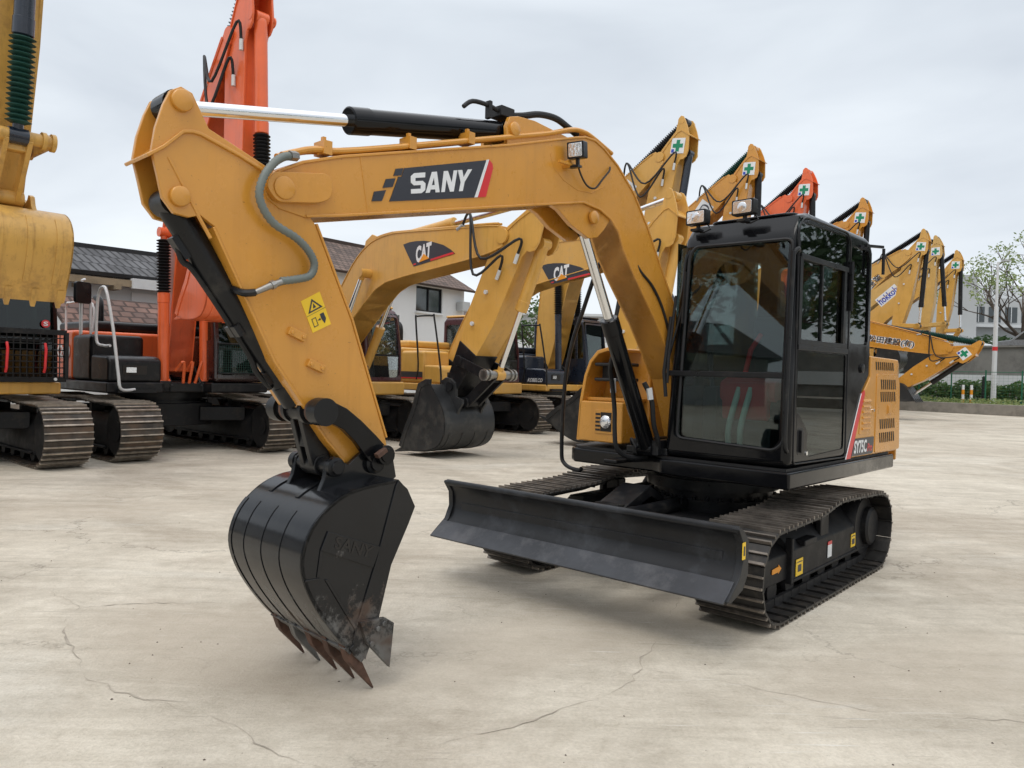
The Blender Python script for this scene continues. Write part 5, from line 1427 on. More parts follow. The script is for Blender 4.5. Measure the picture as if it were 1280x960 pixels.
    for yy in (-wa - .03, wa + .03):
        mb = MB(); mb.ext([K(*q) for q in [(3.50, .90), (3.47, .96), (3.46, 1.04), (3.42, 1.07), (3.38, 1.04), (3.34, 1.02), (3.29, 1.06), (3.22, 1.10), (3.14, 1.08), (3.08, 1.03), (3.06, .95), (3.12, .93)]], 'y', yy - .025, yy + .025)
        mb.build('bucket_ear', bm, bk, bevel=.006)
    lb = K(3.42, 1.015)
    mb = MB(); mb.cyl((AE.x, -wa - .09, AE.y), (AE.x, wa + .09, AE.y), .075, n=18); mb.build('bucket_pin', 'black_satin', bk)
    lm = p.get('lmat', 'black_satin')
    # link pin position: perpendicular off the arm, near its end
    S1 = T + e * (La * .82); LP = T + e * (La * .80) + bn * (.62 if 'lp' not in p else p['lp'])
    for yy in (-wa - .06, wa + .06):
        mb = MB(); mb.bar((S1.x, yy, S1.y), (LP.x, yy, LP.y), .04, .16, (e.x, 0, e.y)); mb.cyl((S1.x, yy - .03, S1.y), (S1.x, yy + .03, S1.y), .09, n=16); mb.build('side_link', lm, t, bevel=.008)
    mb = MB()
    mb.bar((LP.x, -.11, LP.y), (lb[0], -.11, lb[1]), .05, .17, (e.x, 0, e.y + .01)); mb.bar((LP.x, .11, LP.y), (lb[0], .11, lb[1]), .05, .17, (e.x, 0, e.y + .01)); mb.bar((LP.x * .8 + lb[0] * .2, -.12, LP.y * .8 + lb[1] * .2), (LP.x * .8 + lb[0] * .2, .12, LP.y * .8 + lb[1] * .2), .14, .06)
    mb.cyl((lb[0], -.18, lb[1]), (lb[0], .18, lb[1]), .08, n=16); mb.build('bucket_link', lm, t, bevel=.008)
    mb = MB(); mb.cyl((LP.x, -wa - .12, LP.y), (LP.x, wa + .12, LP.y), .07, n=18)
    for yy in (-wa - .10, -wa - .01, wa + .01, wa + .10): mb.cyl((LP.x, yy - .02, LP.y), (LP.x, yy + .02, LP.y), .095, n=18)
    mb.build('link_pin', p.get('pinmat', 'steel'), t)
    cm = p.get('cyl', bc)
    ram(t, 'bucket_cylinder', (P2.x, 0, P2.y), (LP.x, 0, LP.y), .095, .045, p.get('bcf', .62), p.get('bcyl', cm), p.get('bboot'))
    q = B(.43, .275)
    ram(t, 'arm_cylinder', (q.x, 0, q.y), (P1.x, 0, P1.y), .10, .05, p.get('acf', .60), p.get('acyl', cm), p.get('aboot'))
    for s in (1, -1):
        ram(t, 'boom_cylinder', (p.get('cfx', .95), s * (hb + .13), 1.14), (bp_.x, s * (hb + .13), bp_.y), .088, .045, p.get('bmf', .6), cm, p.get('boot'))
        mb = MB(); mb.box(p.get('cfx', .95) - .14, p.get('cfx', .95) + .10, s * (hb + .13) - .10, s * (hb + .13) + .10, 1.0, 1.18); mb.build('cylinder_foot', 'black_satin', t, bevel=.02)
    mb = MB()
    mb.ext([(F.x - .2, 1.1), (F.x + .45, 1.1), (F.x + .2, F.y + .1), (F.x, F.y + .2), (F.x - .15, F.y + .1)], 'y', -hb - .05, -hb - .01)
    mb.ext([(F.x - .2, 1.1), (F.x + .45, 1.1), (F.x + .2, F.y + .1), (F.x, F.y + .2), (F.x - .15, F.y + .1)], 'y', hb + .01, hb + .05); mb.build('boom_foot_bracket', 'black_satin', t, bevel=.01)
    # hoses bridging boom and arm
    for dy, sg in ((-.10, 1), (-.22, .72)):
        a = B(.86, .105); b = A((3.72, 1.95)) if dy > -.2 else A((3.95, 2.05)); c = (a + b) / 2
        dn = Vector((.3, -.55)) * sg * (1 if T.y > 4 else .9)
        mb = MB(); mb.tube(cat([(a.x, -hb + .04, a.y), (a.x + u.x * .35, -hb - .10, a.y + u.y * .35 + .02), (c.x + dn.x * .3, -hb - .2, c.y + dn.y * .9), (b.x - e.x * .25, -hb - .06, b.y - e.y * .25), (b.x, -wa - .03, b.y)], 6), .022, 8)
        hh_ = mb.build('hydraulic_hose', 'rubber', arm)
        mb = MB(); mb.cyl((b.x - e.x * .02, -wa - .028, b.y - e.y * .02), (b.x + e.x * .14, -wa - .03, b.y + e.y * .14), .030, n=10); mb.cyl((a.x - u.x * .1, -hb + .02, a.y - u.y * .1), (a.x + u.x * .06, -hb + .02, a.y + u.y * .06), .030, n=10); mb.build('hose_fitting', 'steel_white', hh_)
    for k_ in (-.10, .0, .10):     # hoses at the boom foot
        mb = MB(); mb.tube(cat([(F.x + .5, k_, 1.15), (F.x + .62, k_ * 1.5, 1.5), (F.x + .45, k_ * 2, F.y + .05)], 4), .024, 6); mb.build('hydraulic_hose', p.get('hosemat', 'rubber'), t)
    return dict(boom=boom, arm=arm, B=B, A=A, hb=hb, wa=wa, u=u, n=n, L=L)

def decal_cat(g, ox, oz, W):
    # dark shield with white lettering, triangle and red line on the right flank of a boom
    y = -g['hb'] + .015
    def P(s, t_): return (ox + s * W, oz + t_)
    def Q(s, t_, d): v = P(s, t_); return (v[0], y - d, v[1])
    mb = MB(); pts = [(0, .41), (.12, .435), (.25, .44), (.42, .425), (.60, .38), (.78, .31), (.92, .215), (1.0, .14), (.95, .128), (.35, .02), (.22, .0), (.15, .12), (.07, .27)]
    mb.ext([P(*q) for q in pts], 'y', y - .006, y - .001); d = mb.build('brand_decal', 'decal_black', g['boom'])
    mb = MB(); mb.ext([P(*q) for q in [(.55, .095), (.95, .17), (.99, .148), (.97, .135), (.55, .060)]], 'y', y - .010, y - .0065); mb.build('red_line', 'red', d)
    mb = MB(); mb.ext([P(*q) for q in [(.215, .045), (.27, .055), (.27, .03), (.225, .02)]], 'y', y - .010, y - .0065); mb.build('red_mark', 'red', d)
    text('brand_lettering', 'CAT', [Q(.27, .045, .007), Q(.55, .11, .007), Q(.57, .40, .007), Q(.26, .34, .007)], 'white', d, .003, .05)
    mb = MB(); mb.ext([P(*q) for q in [(.33, .06), (.53, .11), (.42, .20)]], 'y', y - .015, y - .011); mb.build('triangle_mark', 'decal_orange', d)
def boom_text(g, s, p0, p1, h, mat='decal_black', back='white'):
    y = -g['hb'] + .015; p0 = Vector(p0); p1 = Vector(p1); u = (p1 - p0).normalized(); n = Vector((-u.y, u.x))
    pad = h * .18
    q = [p0 - u * pad - n * pad, p1 + u * pad - n * pad, p1 + u * pad + n * (h + pad), p0 - u * pad + n * (h + pad)]
    mb = MB(); mb.ext([tuple(v) for v in q], 'y', y - .004, y - .001); d = mb.build('lettering_ground', back, g['boom'])
    def Q(v): return (v.x, y - .0045, v.y)
    if back != 'white' or '有' in s: text('lettering_outline', s, [Q(p0 - (u + n) * h * .05), Q(p1 + (u - n) * h * .05), Q(p1 + (u + n) * h * 1.0 - u * h * .95 + n * h * .05), Q(p0 + n * (h * 1.05) - u * h * .05)], 'white', d, .001, .10)
    text('boom_lettering', s, [Q(p0), Q(p1), Q(p1 + n * h), Q(p0 + n * h)], mat, d, .003, .02)

bucket_far = paint('bucket_far', (.016, .017, .018), .45, .25, .1, dirt=.5, dirtcol=(.075, .07, .06), bump=.15, dscale=2.5)
paint('brown_black', (.022, .010, .010), .22, .1, .6)

def machine(k, label, p, off=(0, 0), turn=0):
    t = empty('excavator', row_pos(k, off), FH + turn)
    tag(t, label, 'excavator', 'excavators parked in a row across the yard')
    g_under(t); g_house(t, p); g = g_front(t, p)
    return t, g

YB = dict(boom='yellow_pale', house='yellow_pale', cab='black_gloss')
# A  leftmost
tA, gA = machine(-1, 'yellow excavator at the left edge, scraped yellow bucket hanging before its windscreen',
    dict(house='yellow_pale', boom='yellow_old', deck='yellow_pale', T=(3.8, 6.7), AE=(3.35, 3.18), bmat='yellow_old', tmat='yellow_old', lmat='yellow_old', pinmat='yellow_old', bang=12, bs=1.25, bw=.56, tl=.62, guard=True, glass='glass_dark', roof='black_gloss',
         bcyl='navy', bboot='rubber_green', bcf=.66, lp=.62, w=.28), (.2, .35))
# B  orange
tB, gB = machine(0, 'orange excavator with its boom reaching up out of the picture and a silver handrail',
    dict(house='orange', boom='orange', hood='black_satin', tool='black_satin', tank='black_satin', deck='black_satin', T=(2.6, 6.4), AE=(2.72, 3.0), bmat='orange', tmat='orange', lmat='orange', pinmat='orange', bang=-55, bs=1.3, boot='rubber',
         aboot='rubber', bboot='rubber', bcf=.60, rail='silver', mirror=True, cabcol='brown_black', glass='glass_dark', lower_mesh=True, hosemat='orange', foot=(.62, 1.30), bul=.66, w=.22, aw=.64))
text('model_lettering', 'ZX200', [(-1.25, -1.319, 1.52), (-.35, -1.319, 1.52), (-.35, -1.319, 1.74), (-1.25, -1.319, 1.74)], 'white', tB, .003, .03)
# C, D  pale yellow with dark shield on the boom
tC, gC = machine(.87, 'pale yellow excavator resting its black bucket on the concrete, next to the orange one',
    dict(house='yellow_pale', boom='yellow_pale', deck='yellow_pale', T=(5.35, 3.6), AE=(4.28, 1.20), foot=(.3, 1.55), bang=-48, bs=1.56, bw=.60, xf=1.15, cab_top=2.72, roof='yellow_pale', cabcol='maroon', sill='yellow_pale', rail='black', stripe=True, bcf=.50, bmf=.55, acf=.5, cfx=.85, lp=.66, coupler=True))
decal_cat(gC, 2.98, 3.27, 1.33)
tD, gD = machine(1.88, 'pale yellow excavator standing behind the one whose bucket rests on the concrete',
    dict(house='yellow_pale', boom='yellow_pale', deck='yellow_pale', T=(5.5, 4.05), AE=(4.95, 1.0), foot=(.3, 1.55), bang=-80, bs=1.65, bw=.60, xf=1.15, cab_top=2.78, roof='yellow_pale', cabcol='maroon', sill='yellow_pale', rail='black', stripe=True, bcf=.50, bmf=.55, acf=.5, cfx=.85, lp=.66, coupler=True))
decal_cat(gD, 3.06, 3.34, 1.33)
# E  dark blue body
tE, gE = machine(2.83, 'excavator with dark blue body and black curved handrail, its yellow boom raised',
    dict(house='navy', boom='yellow_pale', hood='navy', deck='yellow_pale', T=(3.75, 6.75), AE=(3.35, 4.0), foot=(.25, 1.6), bang=-30, boot='rubber', aboot='rubber', bboot='rubber', bcyl='navy', cyl='navy', rail='black', cabcol='navy', cross=True, glass='glass_dark', bcf=.72))
text('side_lettering', 'KOBELCO', [(.62, -1.319, 1.22), (1.12, -1.319, 1.22), (1.14, -1.319, 1.32), (.66, -1.319, 1.32)], 'white', tE, .003, .03)
boom_text(gE, '(株)', (2.75, 5.72), (3.05, 6.12), .34)
# farther along the row
FAR = [
    (4, 'excavator with raised yellow arm and green cross, behind the black cab roof lamps', (3.55, 7.15), (3.3, 4.4), 'yellow', '(有)', 'rubber_green'),
    (5, 'orange-red excavator with a green cross on its raised arm, peeking over the black cab', (3.70, 7.25), (3.5, 4.5), 'orange', None, 'rubber'),
    (6, 'excavator whose yellow arm peak shows above the rear corner of the black cab', (4.25, 6.95), (3.9, 4.2), 'yellow', None, 'rubber'),
    (8, 'yellow excavator with raised arm, leftmost of three close arm peaks right of the cab', (4.40, 6.95), (3.9, 3.2), 'yellow_pale', '建和産業', 'rubber'),
    (9, 'yellow excavator with raised arm, middle of three close arm peaks right of the cab', (4.15, 7.2), (4.2, 3.4), 'yellow_faded', 'hokkoh', 'rubber'),
    (10, 'yellow excavator with raised arm, rightmost of three close arm peaks near the lamp post', (4.2, 7.05), (4.0, 3.4), 'yellow_pale', None, 'rubber'),
]
for k, lab, T, AE, c, tx, bt in FAR:
    t_, g_ = machine(k, lab, dict(house=c, boom=c, T=T, AE=AE, bang=-35, boot='rubber', aboot=bt, bboot=None, bcyl='black_satin', cross=True, glass='glass_dark', rail='black', bcf=.75, lp=.85, acyl='black_satin' if k > 5 else c, lmat=c, pinmat=c))
    if tx == 'hokkoh': boom_text(g_, tx, (2.35, 5.10), (3.10, 5.75), .34, 'decal_blue', 'white')
    elif k == 8: boom_text(g_, tx, (2.45, 4.95), (3.45, 5.92), .33, 'decal_black', c)
    elif tx: boom_text(g_, tx, (2.55, 5.95), (2.90, 6.40), .34)
tG, gG = machine(7, 'yellow excavator with its lettered boom stretched out low and level, right of the cab',
    dict(house='yellow', boom='yellow', T=(6.85, 2.72), AE=(4.7, 1.0), foot=(.4, 1.75), bang=70, bs=1.2, bw=.55, aboot='rubber_green', bcyl='black_satin', acyl='black_satin', cross=True, glass='glass_dark', rail='black', bcf=.6, cyl='black_satin', lp=.6))
boom_text(gG, '松田建設(有)', (4.0, 2.98), (5.65, 2.72), .30, 'decal_black', 'yellow')

# ================================================================== SETTING
D2 = Vector((.664, .748)); F2 = Vector((.748, -.664))
def frame_box(mb, o, u, n, s0, s1, t0, t1, z0, z1):
    # box in a plan frame: o + u*s + n*t
    q = [(s0, t0), (s1, t0), (s1, t1), (s0, t1)]
    P = [(o.x + u.x * a + n.x * b, o.y + u.y * a + n.y * b) for a, b in q]
    mb.add([(x, y, z0) for x, y in P] + [(x, y, z1) for x, y in P], [(0, 3, 2, 1), (4, 5, 6, 7), (0, 1, 5, 4), (1, 2, 6, 5), (2, 3, 7, 6), (3, 0, 4, 7)])
def roof_sheet(name, mat, parent, A, Bp, C, Dp, th=.10, uscale=1.0):
    # sloping tiled sheet A,B eave, C,D ridge, with UVs in metres
    A, Bp, C, Dp = map(Vector, (A, Bp, C, Dp)); n = (Bp - A).cross(Dp - A).normalized()
    if n.z < 0: n = -n
    vs = [A, Bp, C, Dp] + [v + n * th for v in (A, Bp, C, Dp)]
    me = bpy.data.meshes.new(name); me.from_pydata([tuple(v) for v in vs], [], [(3, 2, 1, 0), (4, 5, 6, 7), (0, 1, 5, 4), (1, 2, 6, 5), (2, 3, 7, 6), (3, 0, 4, 7)])
    uv = me.uv_layers.new(name='uv'); e1 = (Bp - A).normalized(); e2 = (Dp - A); e2 = (e2 - e1 * e2.dot(e1)).normalized()
    for l in me.loops:
        v = me.vertices[l.vertex_index].co - A; uv.data[l.index].uv = (v.dot(e1), v.dot(e2))
    me.materials.append(MATS[mat]); o = bpy.data.objects.new(name, me); COL.objects.link(o); o.parent = parent
    return o
def P3(o, u, n, s, t, z): return (o.x + u.x * s + n.x * t, o.y + u.y * s + n.y * t, z)

def leaves(mb, c, r, n, size, flat=.75):
    for _ in range(n):
        while True:
            p = Vector((random.uniform(-1, 1), random.uniform(-1, 1), random.uniform(-1, 1)))
            if p.length < 1: break
        p = Vector((p.x * r, p.y * r, p.z * r * flat)) + Vector(c)
        a = Vector((random.gauss(0, 1), random.gauss(0, 1), random.gauss(0, .6))).normalized(); b = a.orthogonal().normalized()
        b = (Matrix.Rotation(random.uniform(0, 6.28), 3, a) @ b); k = size * random.uniform(.6, 1.3)
        mb.add([p - a * k, p - b * k * .45, p + a * k, p + b * k * .45], [(0, 1, 2, 3)])
def tree(loc, h, cr, label, leafn=2600, lsize=.16, mat='leaf_green', nl=9, clump=.33, base=.35, group=None, seed=1, flat=.8):
    random.seed(seed); t = empty('tree', loc); tag(t, label, 'tree', group)
    tb = MB(); tips = []
    tb.tube([(0, 0, -.1), (.05, 0, h * .2), (-.03, .04, h * .45), (0, 0, h * .75)], [h * .026, h * .022, h * .016, h * .006], 8)
    for i in range(nl):
        a = 6.283 * i / nl + random.uniform(-.4, .4); z0 = h * random.uniform(base * .75, .7); rr = cr * random.uniform(.55, 1)
        z1 = min(h * .97, z0 + h * random.uniform(.12, .4))
        p1 = Vector((math.cos(a) * rr * .5, math.sin(a) * rr * .5, (z0 + z1) / 2 - h * .02)); p2 = Vector((math.cos(a) * rr, math.sin(a) * rr, z1))
        tb.tube([(0, 0, z0), p1, p2], [h * .011, h * .007, h * .002], 6); tips += [p2, p1.lerp(p2, .55)]
        for q in range(2):
            p3 = p1 + Vector((random.uniform(-1, 1), random.uniform(-1, 1), random.uniform(.2, 1))) * cr * .45
            tb.tube([p1, p3], [h * .005, h * .0015], 5); tips.append(p3)
    tips += [Vector((random.uniform(-.3, .3) * cr, random.uniform(-.3, .3) * cr, h * random.uniform(.8, .97))) for _ in range(4)]
    tb.build('trunk', 'bark', t)
    cb = MB(); n = max(1, leafn // len(tips))
    for p in tips: leaves(cb, p, cr * clump * random.uniform(.7, 1.25), n, lsize, flat)
    o = cb.build('crown', mat, t, recalc=False); return t

def setting():
    g = MB(); S = 900
    g.add([(-S, -90, 0), (S, -90, 0), (S, 1600, 0), (-S, 1600, 0)], [(0, 1, 2, 3)])
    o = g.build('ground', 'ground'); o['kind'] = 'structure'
    # traced cracks, thin ragged sheets 3 mm above the slab
    random.seed(5); cm = MB()
    def crack(pts, w):
        P = [Vector(p) for p in pts]; out = []
        for a, b in zip(P, P[1:]):
            n = max(2, int((b - a).length / .05))
            for i in range(n):
                q = a.lerp(b, i / n); d = (b - a).normalized(); nn = Vector((-d.y, d.x)); out.append((q + nn * random.gauss(0, .008), nn))
        out.append((P[-1], nn)); k = len(out); vs = []
        for i, (q, nn) in enumerate(out):
            ww = w * random.uniform(.1, 1.2) * (.5 + .5 * math.sin(i * .37 + w * 900)) ** .7 * (0.25 if i in (0, k - 1) else 1); vs += [(q.x - nn.x * ww, q.y - nn.y * ww, .003), (q.x + nn.x * ww, q.y + nn.y * ww, .003)]
        cm.add(vs, [(2 * i, 2 * i + 1, 2 * i + 3, 2 * i + 2) for i in range(k - 1)])
    crack([(-1.9, 4.66), (-2.3, 4.63), (-2.54, 4.52), (-2.50, 4.3), (-2.4, 4.12), (-2.2, 3.85), (-1.92, 3.5), (-1.57, 3.31), (-1.25, 3.28)], .006)
    crack([(-1.57, 3.31), (-1.1, 3.1), (-.85, 2.85), (-.5, 2.72)], .003)
    crack([(1.21, 5.18), (.98, 4.6), (.9, 4.3), (.72, 3.95), (.68, 3.81), (.56, 3.56), (.3, 3.35), (.04, 3.13), (-.3, 2.95)], .005)
    crack([(.68, 3.81), (.95, 3.72), (1.34, 3.52), (1.64, 3.37), (2.3, 3.3)], .003)
    crack([(-4.2, 5.2), (-3.2, 5.1), (-2.54, 4.52)], .002)
    o = cm.build('ground_cracks', 'crack', recalc=False); o['kind'] = 'structure'

    # grit and small crumbs of soil on the slab
    random.seed(3); pb = MB()
    for _ in range(120):
        y = 2.6 + 9 * random.random() ** 1.6; x = random.uniform(-.75, .75) * y; r = random.uniform(.002, .007)
        pts = [(x + r * math.cos(a) * random.uniform(.6, 1.3), y + r * math.sin(a) * random.uniform(.6, 1.3)) for a in (0, 1.26, 2.5, 3.8, 5.0)]
        k = len(pb.v); pb.add([(a, b, 0) for a, b in pts] + [(x, y, r * .8)], [(0, 1, 5), (1, 2, 5), (2, 3, 5), (3, 4, 5), (4, 0, 5)])
    tag(pb.build('grit', 'bark', recalc=False), 'scattered grit and crumbs of soil on the concrete', 'grit', kind='stuff')
    # white two-storey house behind the row
    E0 = Vector((-7.3, 30.5)); u = Vector((.59, .807)); n = Vector((-.807, .59))
    h = empty('house', (0, 0, 0)); tag(h, 'white house with brown tiled roof and one dark upper window, behind the pale yellow excavators', 'house')
    mb = MB(); dp = 6.2; L = 8.6
    poly = [(0.3, 0), (0.3, 5.35), (dp / 2, 6.85), (dp - .3, 5.35), (dp - .3, 0)]
    vs = []
    for s_ in (.25, L): vs += [P3(E0, u, n, s_, a, z) for a, z in poly]
    mb.add(vs, [(4, 3, 2, 1, 0), (5, 6, 7, 8, 9)] + [(i, (i + 1) % 5, 5 + (i + 1) % 5, 5 + i) for i in range(5)])
    wm = mb.mesh('w', 'wall_white')
    c = MB(); frame_box(c, E0, u, n, 5.2, 7.0, -.1, .65, 4.15, 5.3)
    wall = link_mesh(boolean(wm, [c.mesh('c', 'wall_white')]), 'wall', h)
    roof_sheet('roof', 'tile_brown', h, P3(E0, u, n, -.05, -.15, 5.28), P3(E0, u, n, L + .3, -.15, 5.28), P3(E0, u, n, L + .3, dp / 2, 7.02), P3(E0, u, n, -.05, dp / 2, 7.02))
    roof_sheet('roof', 'tile_brown', h, P3(E0, u, n, -.05, dp + .15, 5.28), P3(E0, u, n, L + .3, dp + .15, 5.28), P3(E0, u, n, L + .3, dp / 2, 7.02), P3(E0, u, n, -.05, dp / 2, 7.02))
    mb = MB(); frame_box(mb, E0, u, n, -.05, L + .3, dp / 2 - .12, dp / 2 + .12, 7.05, 7.22); mb.build('ridge_cap', 'tile_brown', h)
    mb = MB(); frame_box(mb, E0, u, n, 5.2, 7.0, .42, .44, 4.15, 5.3); win = mb.build('window', 'house_glass', h)
    mb = MB()
    for s_ in (5.2, 6.07, 6.94): frame_box(mb, E0, u, n, s_, s_ + .06, .36, .42, 4.15, 5.3)
    for z in (4.15, 5.24): frame_box(mb, E0, u, n, 5.2, 7.0, .37, .415, z, z + .06)
    mb.build('frame', 'black_satin', win)
    mb = MB(); frame_box(mb, E0, u, n, 5.15, 7.0, .16, .34, 4.05, 4.13); mb.build('sill', 'wall_white', win)
    ac = MB(); frame_box(ac, E0, u, n, 8.0, 8.55, -.15, .25, 4.35, 4.8); a = ac.build('air_conditioner', 'wall_grey', None, bevel=.02); tag(a, 'small grey air conditioner box on the white house wall', 'air conditioner')
    # low annexe right of the house
    an = empty('annexe'); tag(an, 'low brown-roofed annexe at the right end of the white house', 'annexe')
    mb = MB(); frame_box(mb, E0, u, n, L + .35, L + 4, 1.0, 5, 0, 4.0); mb.build('wall', 'wall_pale', an)
    roof_sheet('roof', 'tile_brown', an, P3(E0, u, n, L + .35, .7, 3.98), P3(E0, u, n, L + 4.2, .7, 3.98), P3(E0, u, n, L + 4.2, 5.2, 5.2), P3(E0, u, n, L + .35, 5.2, 5.2))
    # grey tiled building on the left
    R0 = Vector((-14.2, 24.0)); fr = empty('house'); tag(fr, 'old house with a grey tiled roof, behind the leftmost excavators', 'house')
    def Q(s_, t_, z): return P3(R0, D2, F2, s_, t_, z)
    mb = MB(); frame_box(mb, R0, D2, F2, -8, 5.5, -2.4, 2.2, 0, 4.0); mb.build('wall', 'wall_pale', fr)
    roof_sheet('roof', 'tile_grey', fr, Q(-8.4, 2.6, 3.98), Q(5.9, 2.6, 3.98), Q(5.9, 0, 5.0), Q(-8.4, 0, 5.0), .12)
    roof_sheet('roof', 'tile_grey', fr, Q(-8.4, -2.8, 3.98), Q(5.9, -2.8, 3.98), Q(5.9, 0, 5.0), Q(-8.4, 0, 5.0), .12)
    mb = MB(); frame_box(mb, R0, D2, F2, -8.4, 5.9, -.12, .12, 5.05, 5.22); mb.build('ridge_cap', 'tile_grey', fr)
    mb = MB(); frame_box(mb, R0, D2, F2, 1.0, 6.2, 2.65, 2.85, 3.68, 3.98); mb.build('gutter', 'steel_white', fr)
    mb = MB(); frame_box(mb, R0, D2, F2, -8.0, 1.0, 2.60, 2.75, 3.72, 3.92)
    for k in range(9): frame_box(mb, R0, D2, F2, -7.5 + k, -7.35 + k, 2.3, 2.9, 3.6, 3.72)
    mb.build('rafter_ends', 'timber', fr)
    mb = MB(); frame_box(mb, R0, D2, F2, 1.2, 5.4, 2.2, 2.26, .2, 3.6); mb.build('cladding_panel', 'pole_white', fr)
    for k in range(3):
        mb = MB(); frame_box(mb, R0, D2, F2, -3.4 + k * 1.45, -2.3 + k * 1.45, 2.2, 2.24, 1.0, 3.2); w_ = mb.build('window', 'house_glass', fr)
        mb = MB()
        for j in range(3): frame_box(mb, R0, D2, F2, -3.44 + k * 1.45 + j * .55, -3.36 + k * 1.45 + j * .55, 2.24, 2.29, 1.0, 3.2)
        for z in (1.0, 2.1, 3.14): frame_box(mb, R0, D2, F2, -3.44 + k * 1.45, -2.26 + k * 1.45, 2.245, 2.285, z, z + .06)
        mb.build('frame', 'steel_white', w_)
    ln = empty('porch'); tag(ln, 'porch with a reddish tiled roof and pale gable end, beside the orange excavator', 'porch')
    roof_sheet('roof', 'tile_red', ln, Q(-1.8, 6.4, 1.95), Q(3.4, 6.4, 1.95), Q(3.4, 4.4, 3.08), Q(-1.8, 4.4, 3.08), .1)
    roof_sheet('roof', 'tile_red', ln, Q(-1.8, 2.4, 1.95), Q(3.4, 2.4, 1.95), Q(3.4, 4.4, 3.08), Q(-1.8, 4.4, 3.08), .1)
    mb = MB(); mb.add([Q(-1.7, 2.5, 0), Q(-1.7, 6.2, 0), Q(-1.7, 6.2, 1.95), Q(-1.7, 4.4, 3.03), Q(-1.7, 2.5, 1.95), Q(-1.5, 2.5, 0), Q(-1.5, 6.2, 0), Q(-1.5, 6.2, 1.95), Q(-1.5, 4.4, 3.03), Q(-1.5, 2.5, 1.95)],
                      [(0, 1, 2, 3, 4), (9, 8, 7, 6, 5)] + [(i, (i + 1) % 5, 5 + (i + 1) % 5, 5 + i) for i in range(5)])
    frame_box(mb, R0, D2, F2, -1.5, 3.2, 6.0, 6.15, 0, 1.9); mb.build('wall', 'wall_pale', ln)
    # low kerb wall running behind the machines
    Kb = Vector((-6.18, 13.36)) - F2 * 4.6; kw = MB(); frame_box(kw, Kb, D2, F2, -14, 26, -.15, .15, 0, .55)
    tag(kw.build('low_wall', 'stone'), 'low grey concrete wall running behind the row of excavators', 'wall')
    # far shed, white wall with pickets
    mb = MB(); mb.box(-4, 16, 62, 74, 0, 6.1); sh = mb.build('wall', 'wall_grey'); she = empty('shed'); sh.parent = she; tag(she, 'long pale grey shed far behind the dark blue excavator', 'shed')
    mb = MB(); mb.box(-4.3, 16.3, 61.7, 74.3, 6.1, 6.3); mb.build('roof', 'wall_pale', she)
    ww = empty('yard_wall'); tag(ww, 'white yard wall topped with a picket railing, behind the dark blue excavator', 'wall')
    mb = MB(); mb.box(-1, 15, 49.9, 50.1, 0, 3.5); mb.build('wall', 'wall_white', ww)
    for k in range(52):
        x = -1 + k * .31
        mb = MB(); mb.box(x, x + .05, 49.97, 50.03, 3.5, 4.05); mb.build('picket', 'pole_white', ww)
    mb = MB(); mb.box(-1, 15, 49.96, 50.04, 3.85, 3.9); mb.build('rail', 'pole_white', ww)
    tree((1.6, 44, 0), 6.0, 2.0, 'small leafy tree rising above the white yard wall', 1500, .15, 'leaf_green', 8, .34, seed=4)

    # ---- right side: planter kerb, fence, hedge, wall, raised road, tree, building
    P0 = Vector((20.5, 38.3)); e = Vector((.64, -.768)); q = Vector((.768, .64))
    def K(s_, t_, z): return P3(P0, e, q, s_, t_, z)
    mb = MB(); frame_box(mb, P0, e, q, -18, 34, 0, .3, 0, .5)
    tag(mb.build('planter_kerb', 'stone', bevel=.02), 'low stone planter kerb along the right edge of the yard', 'kerb')
    mb = MB(); frame_box(mb, P0, e, q, -18, 34, .3, 8, 0, .42); o = mb.build('planter_soil', 'crack'); o['kind'] = 'structure'
    mb = MB(); frame_box(mb, P0, e, q, -18, 34, 8, 60, 0, 2.96); o = mb.build('raised_road', 'stone'); o['kind'] = 'structure'
    rw = empty('retaining_wall'); tag(rw, 'stained dark concrete wall below the parked cars, behind the green fence', 'wall')
    mb = MB(); frame_box(mb, P0, e, q, -18, 34, 7.6, 7.98, 0, 3.5); mb.build('wall', 'concrete_wall', rw)
    mb = MB(); frame_box(mb, P0, e, q, -18, 34, 7.5, 7.6, 1.15, 1.95); mb.build('painted_band', 'wall_pale', rw)
    mb = MB(); frame_box(mb, P0, e, q, -18, 34, 7.48, 8.1, 3.5, 3.6); mb.build('coping', 'concrete_wall', rw)
    random.seed(9)
    def hedge(s0, s1, t0, t1, z0, z1, dens, size, label, mat):
        mb = MB()
        for _ in range(int(dens)):
            s_ = random.uniform(s0, s1); bump_ = .12 * math.sin(s_ * 2.3) + .1 * math.sin(s_ * 5.1 + 1)
            t_ = random.uniform(t0, t1); z = z0 + (z1 - z0 + bump_) * random.random() ** .7
            leaves(mb, K(s_, t_, z), .12, 1, size)
        tag(mb.build('hedge', mat, recalc=False), label, 'hedge')
    hedge(-6, 14, 4.6, 5.8, .4, 1.5, 9000, .13, 'clipped green hedge behind the green wire fence', 'leaf_green')
    hedge(-14, 14, 22, 24, 2.8, 4.9, 7000, .2, 'darker hedge on the far side of the raised road', 'leaf_dark')
    mb = MB()
    for _ in range(4200): leaves(mb, K(random.uniform(-6, 14), random.uniform(.5, 3.6), .42 + .28 * random.random() ** 2), .1, 1, .10)
    tag(mb.build('planter_weeds', 'leaf_pale', recalc=False), 'pale weeds and ground cover in the planter strip', 'weeds', kind='stuff')
    fe = empty('wire_fence'); tag(fe, 'green wire fence in the planter strip', 'fence')
    for k in range(14):
        s_ = -6 + k * 1.6
        mb = MB(); mb.cyl(K(s_, 2.8, .4), K(s_, 2.8, 2.15), .035, n=8); mb.build('post', 'fence_green', fe)
    mb = MB()
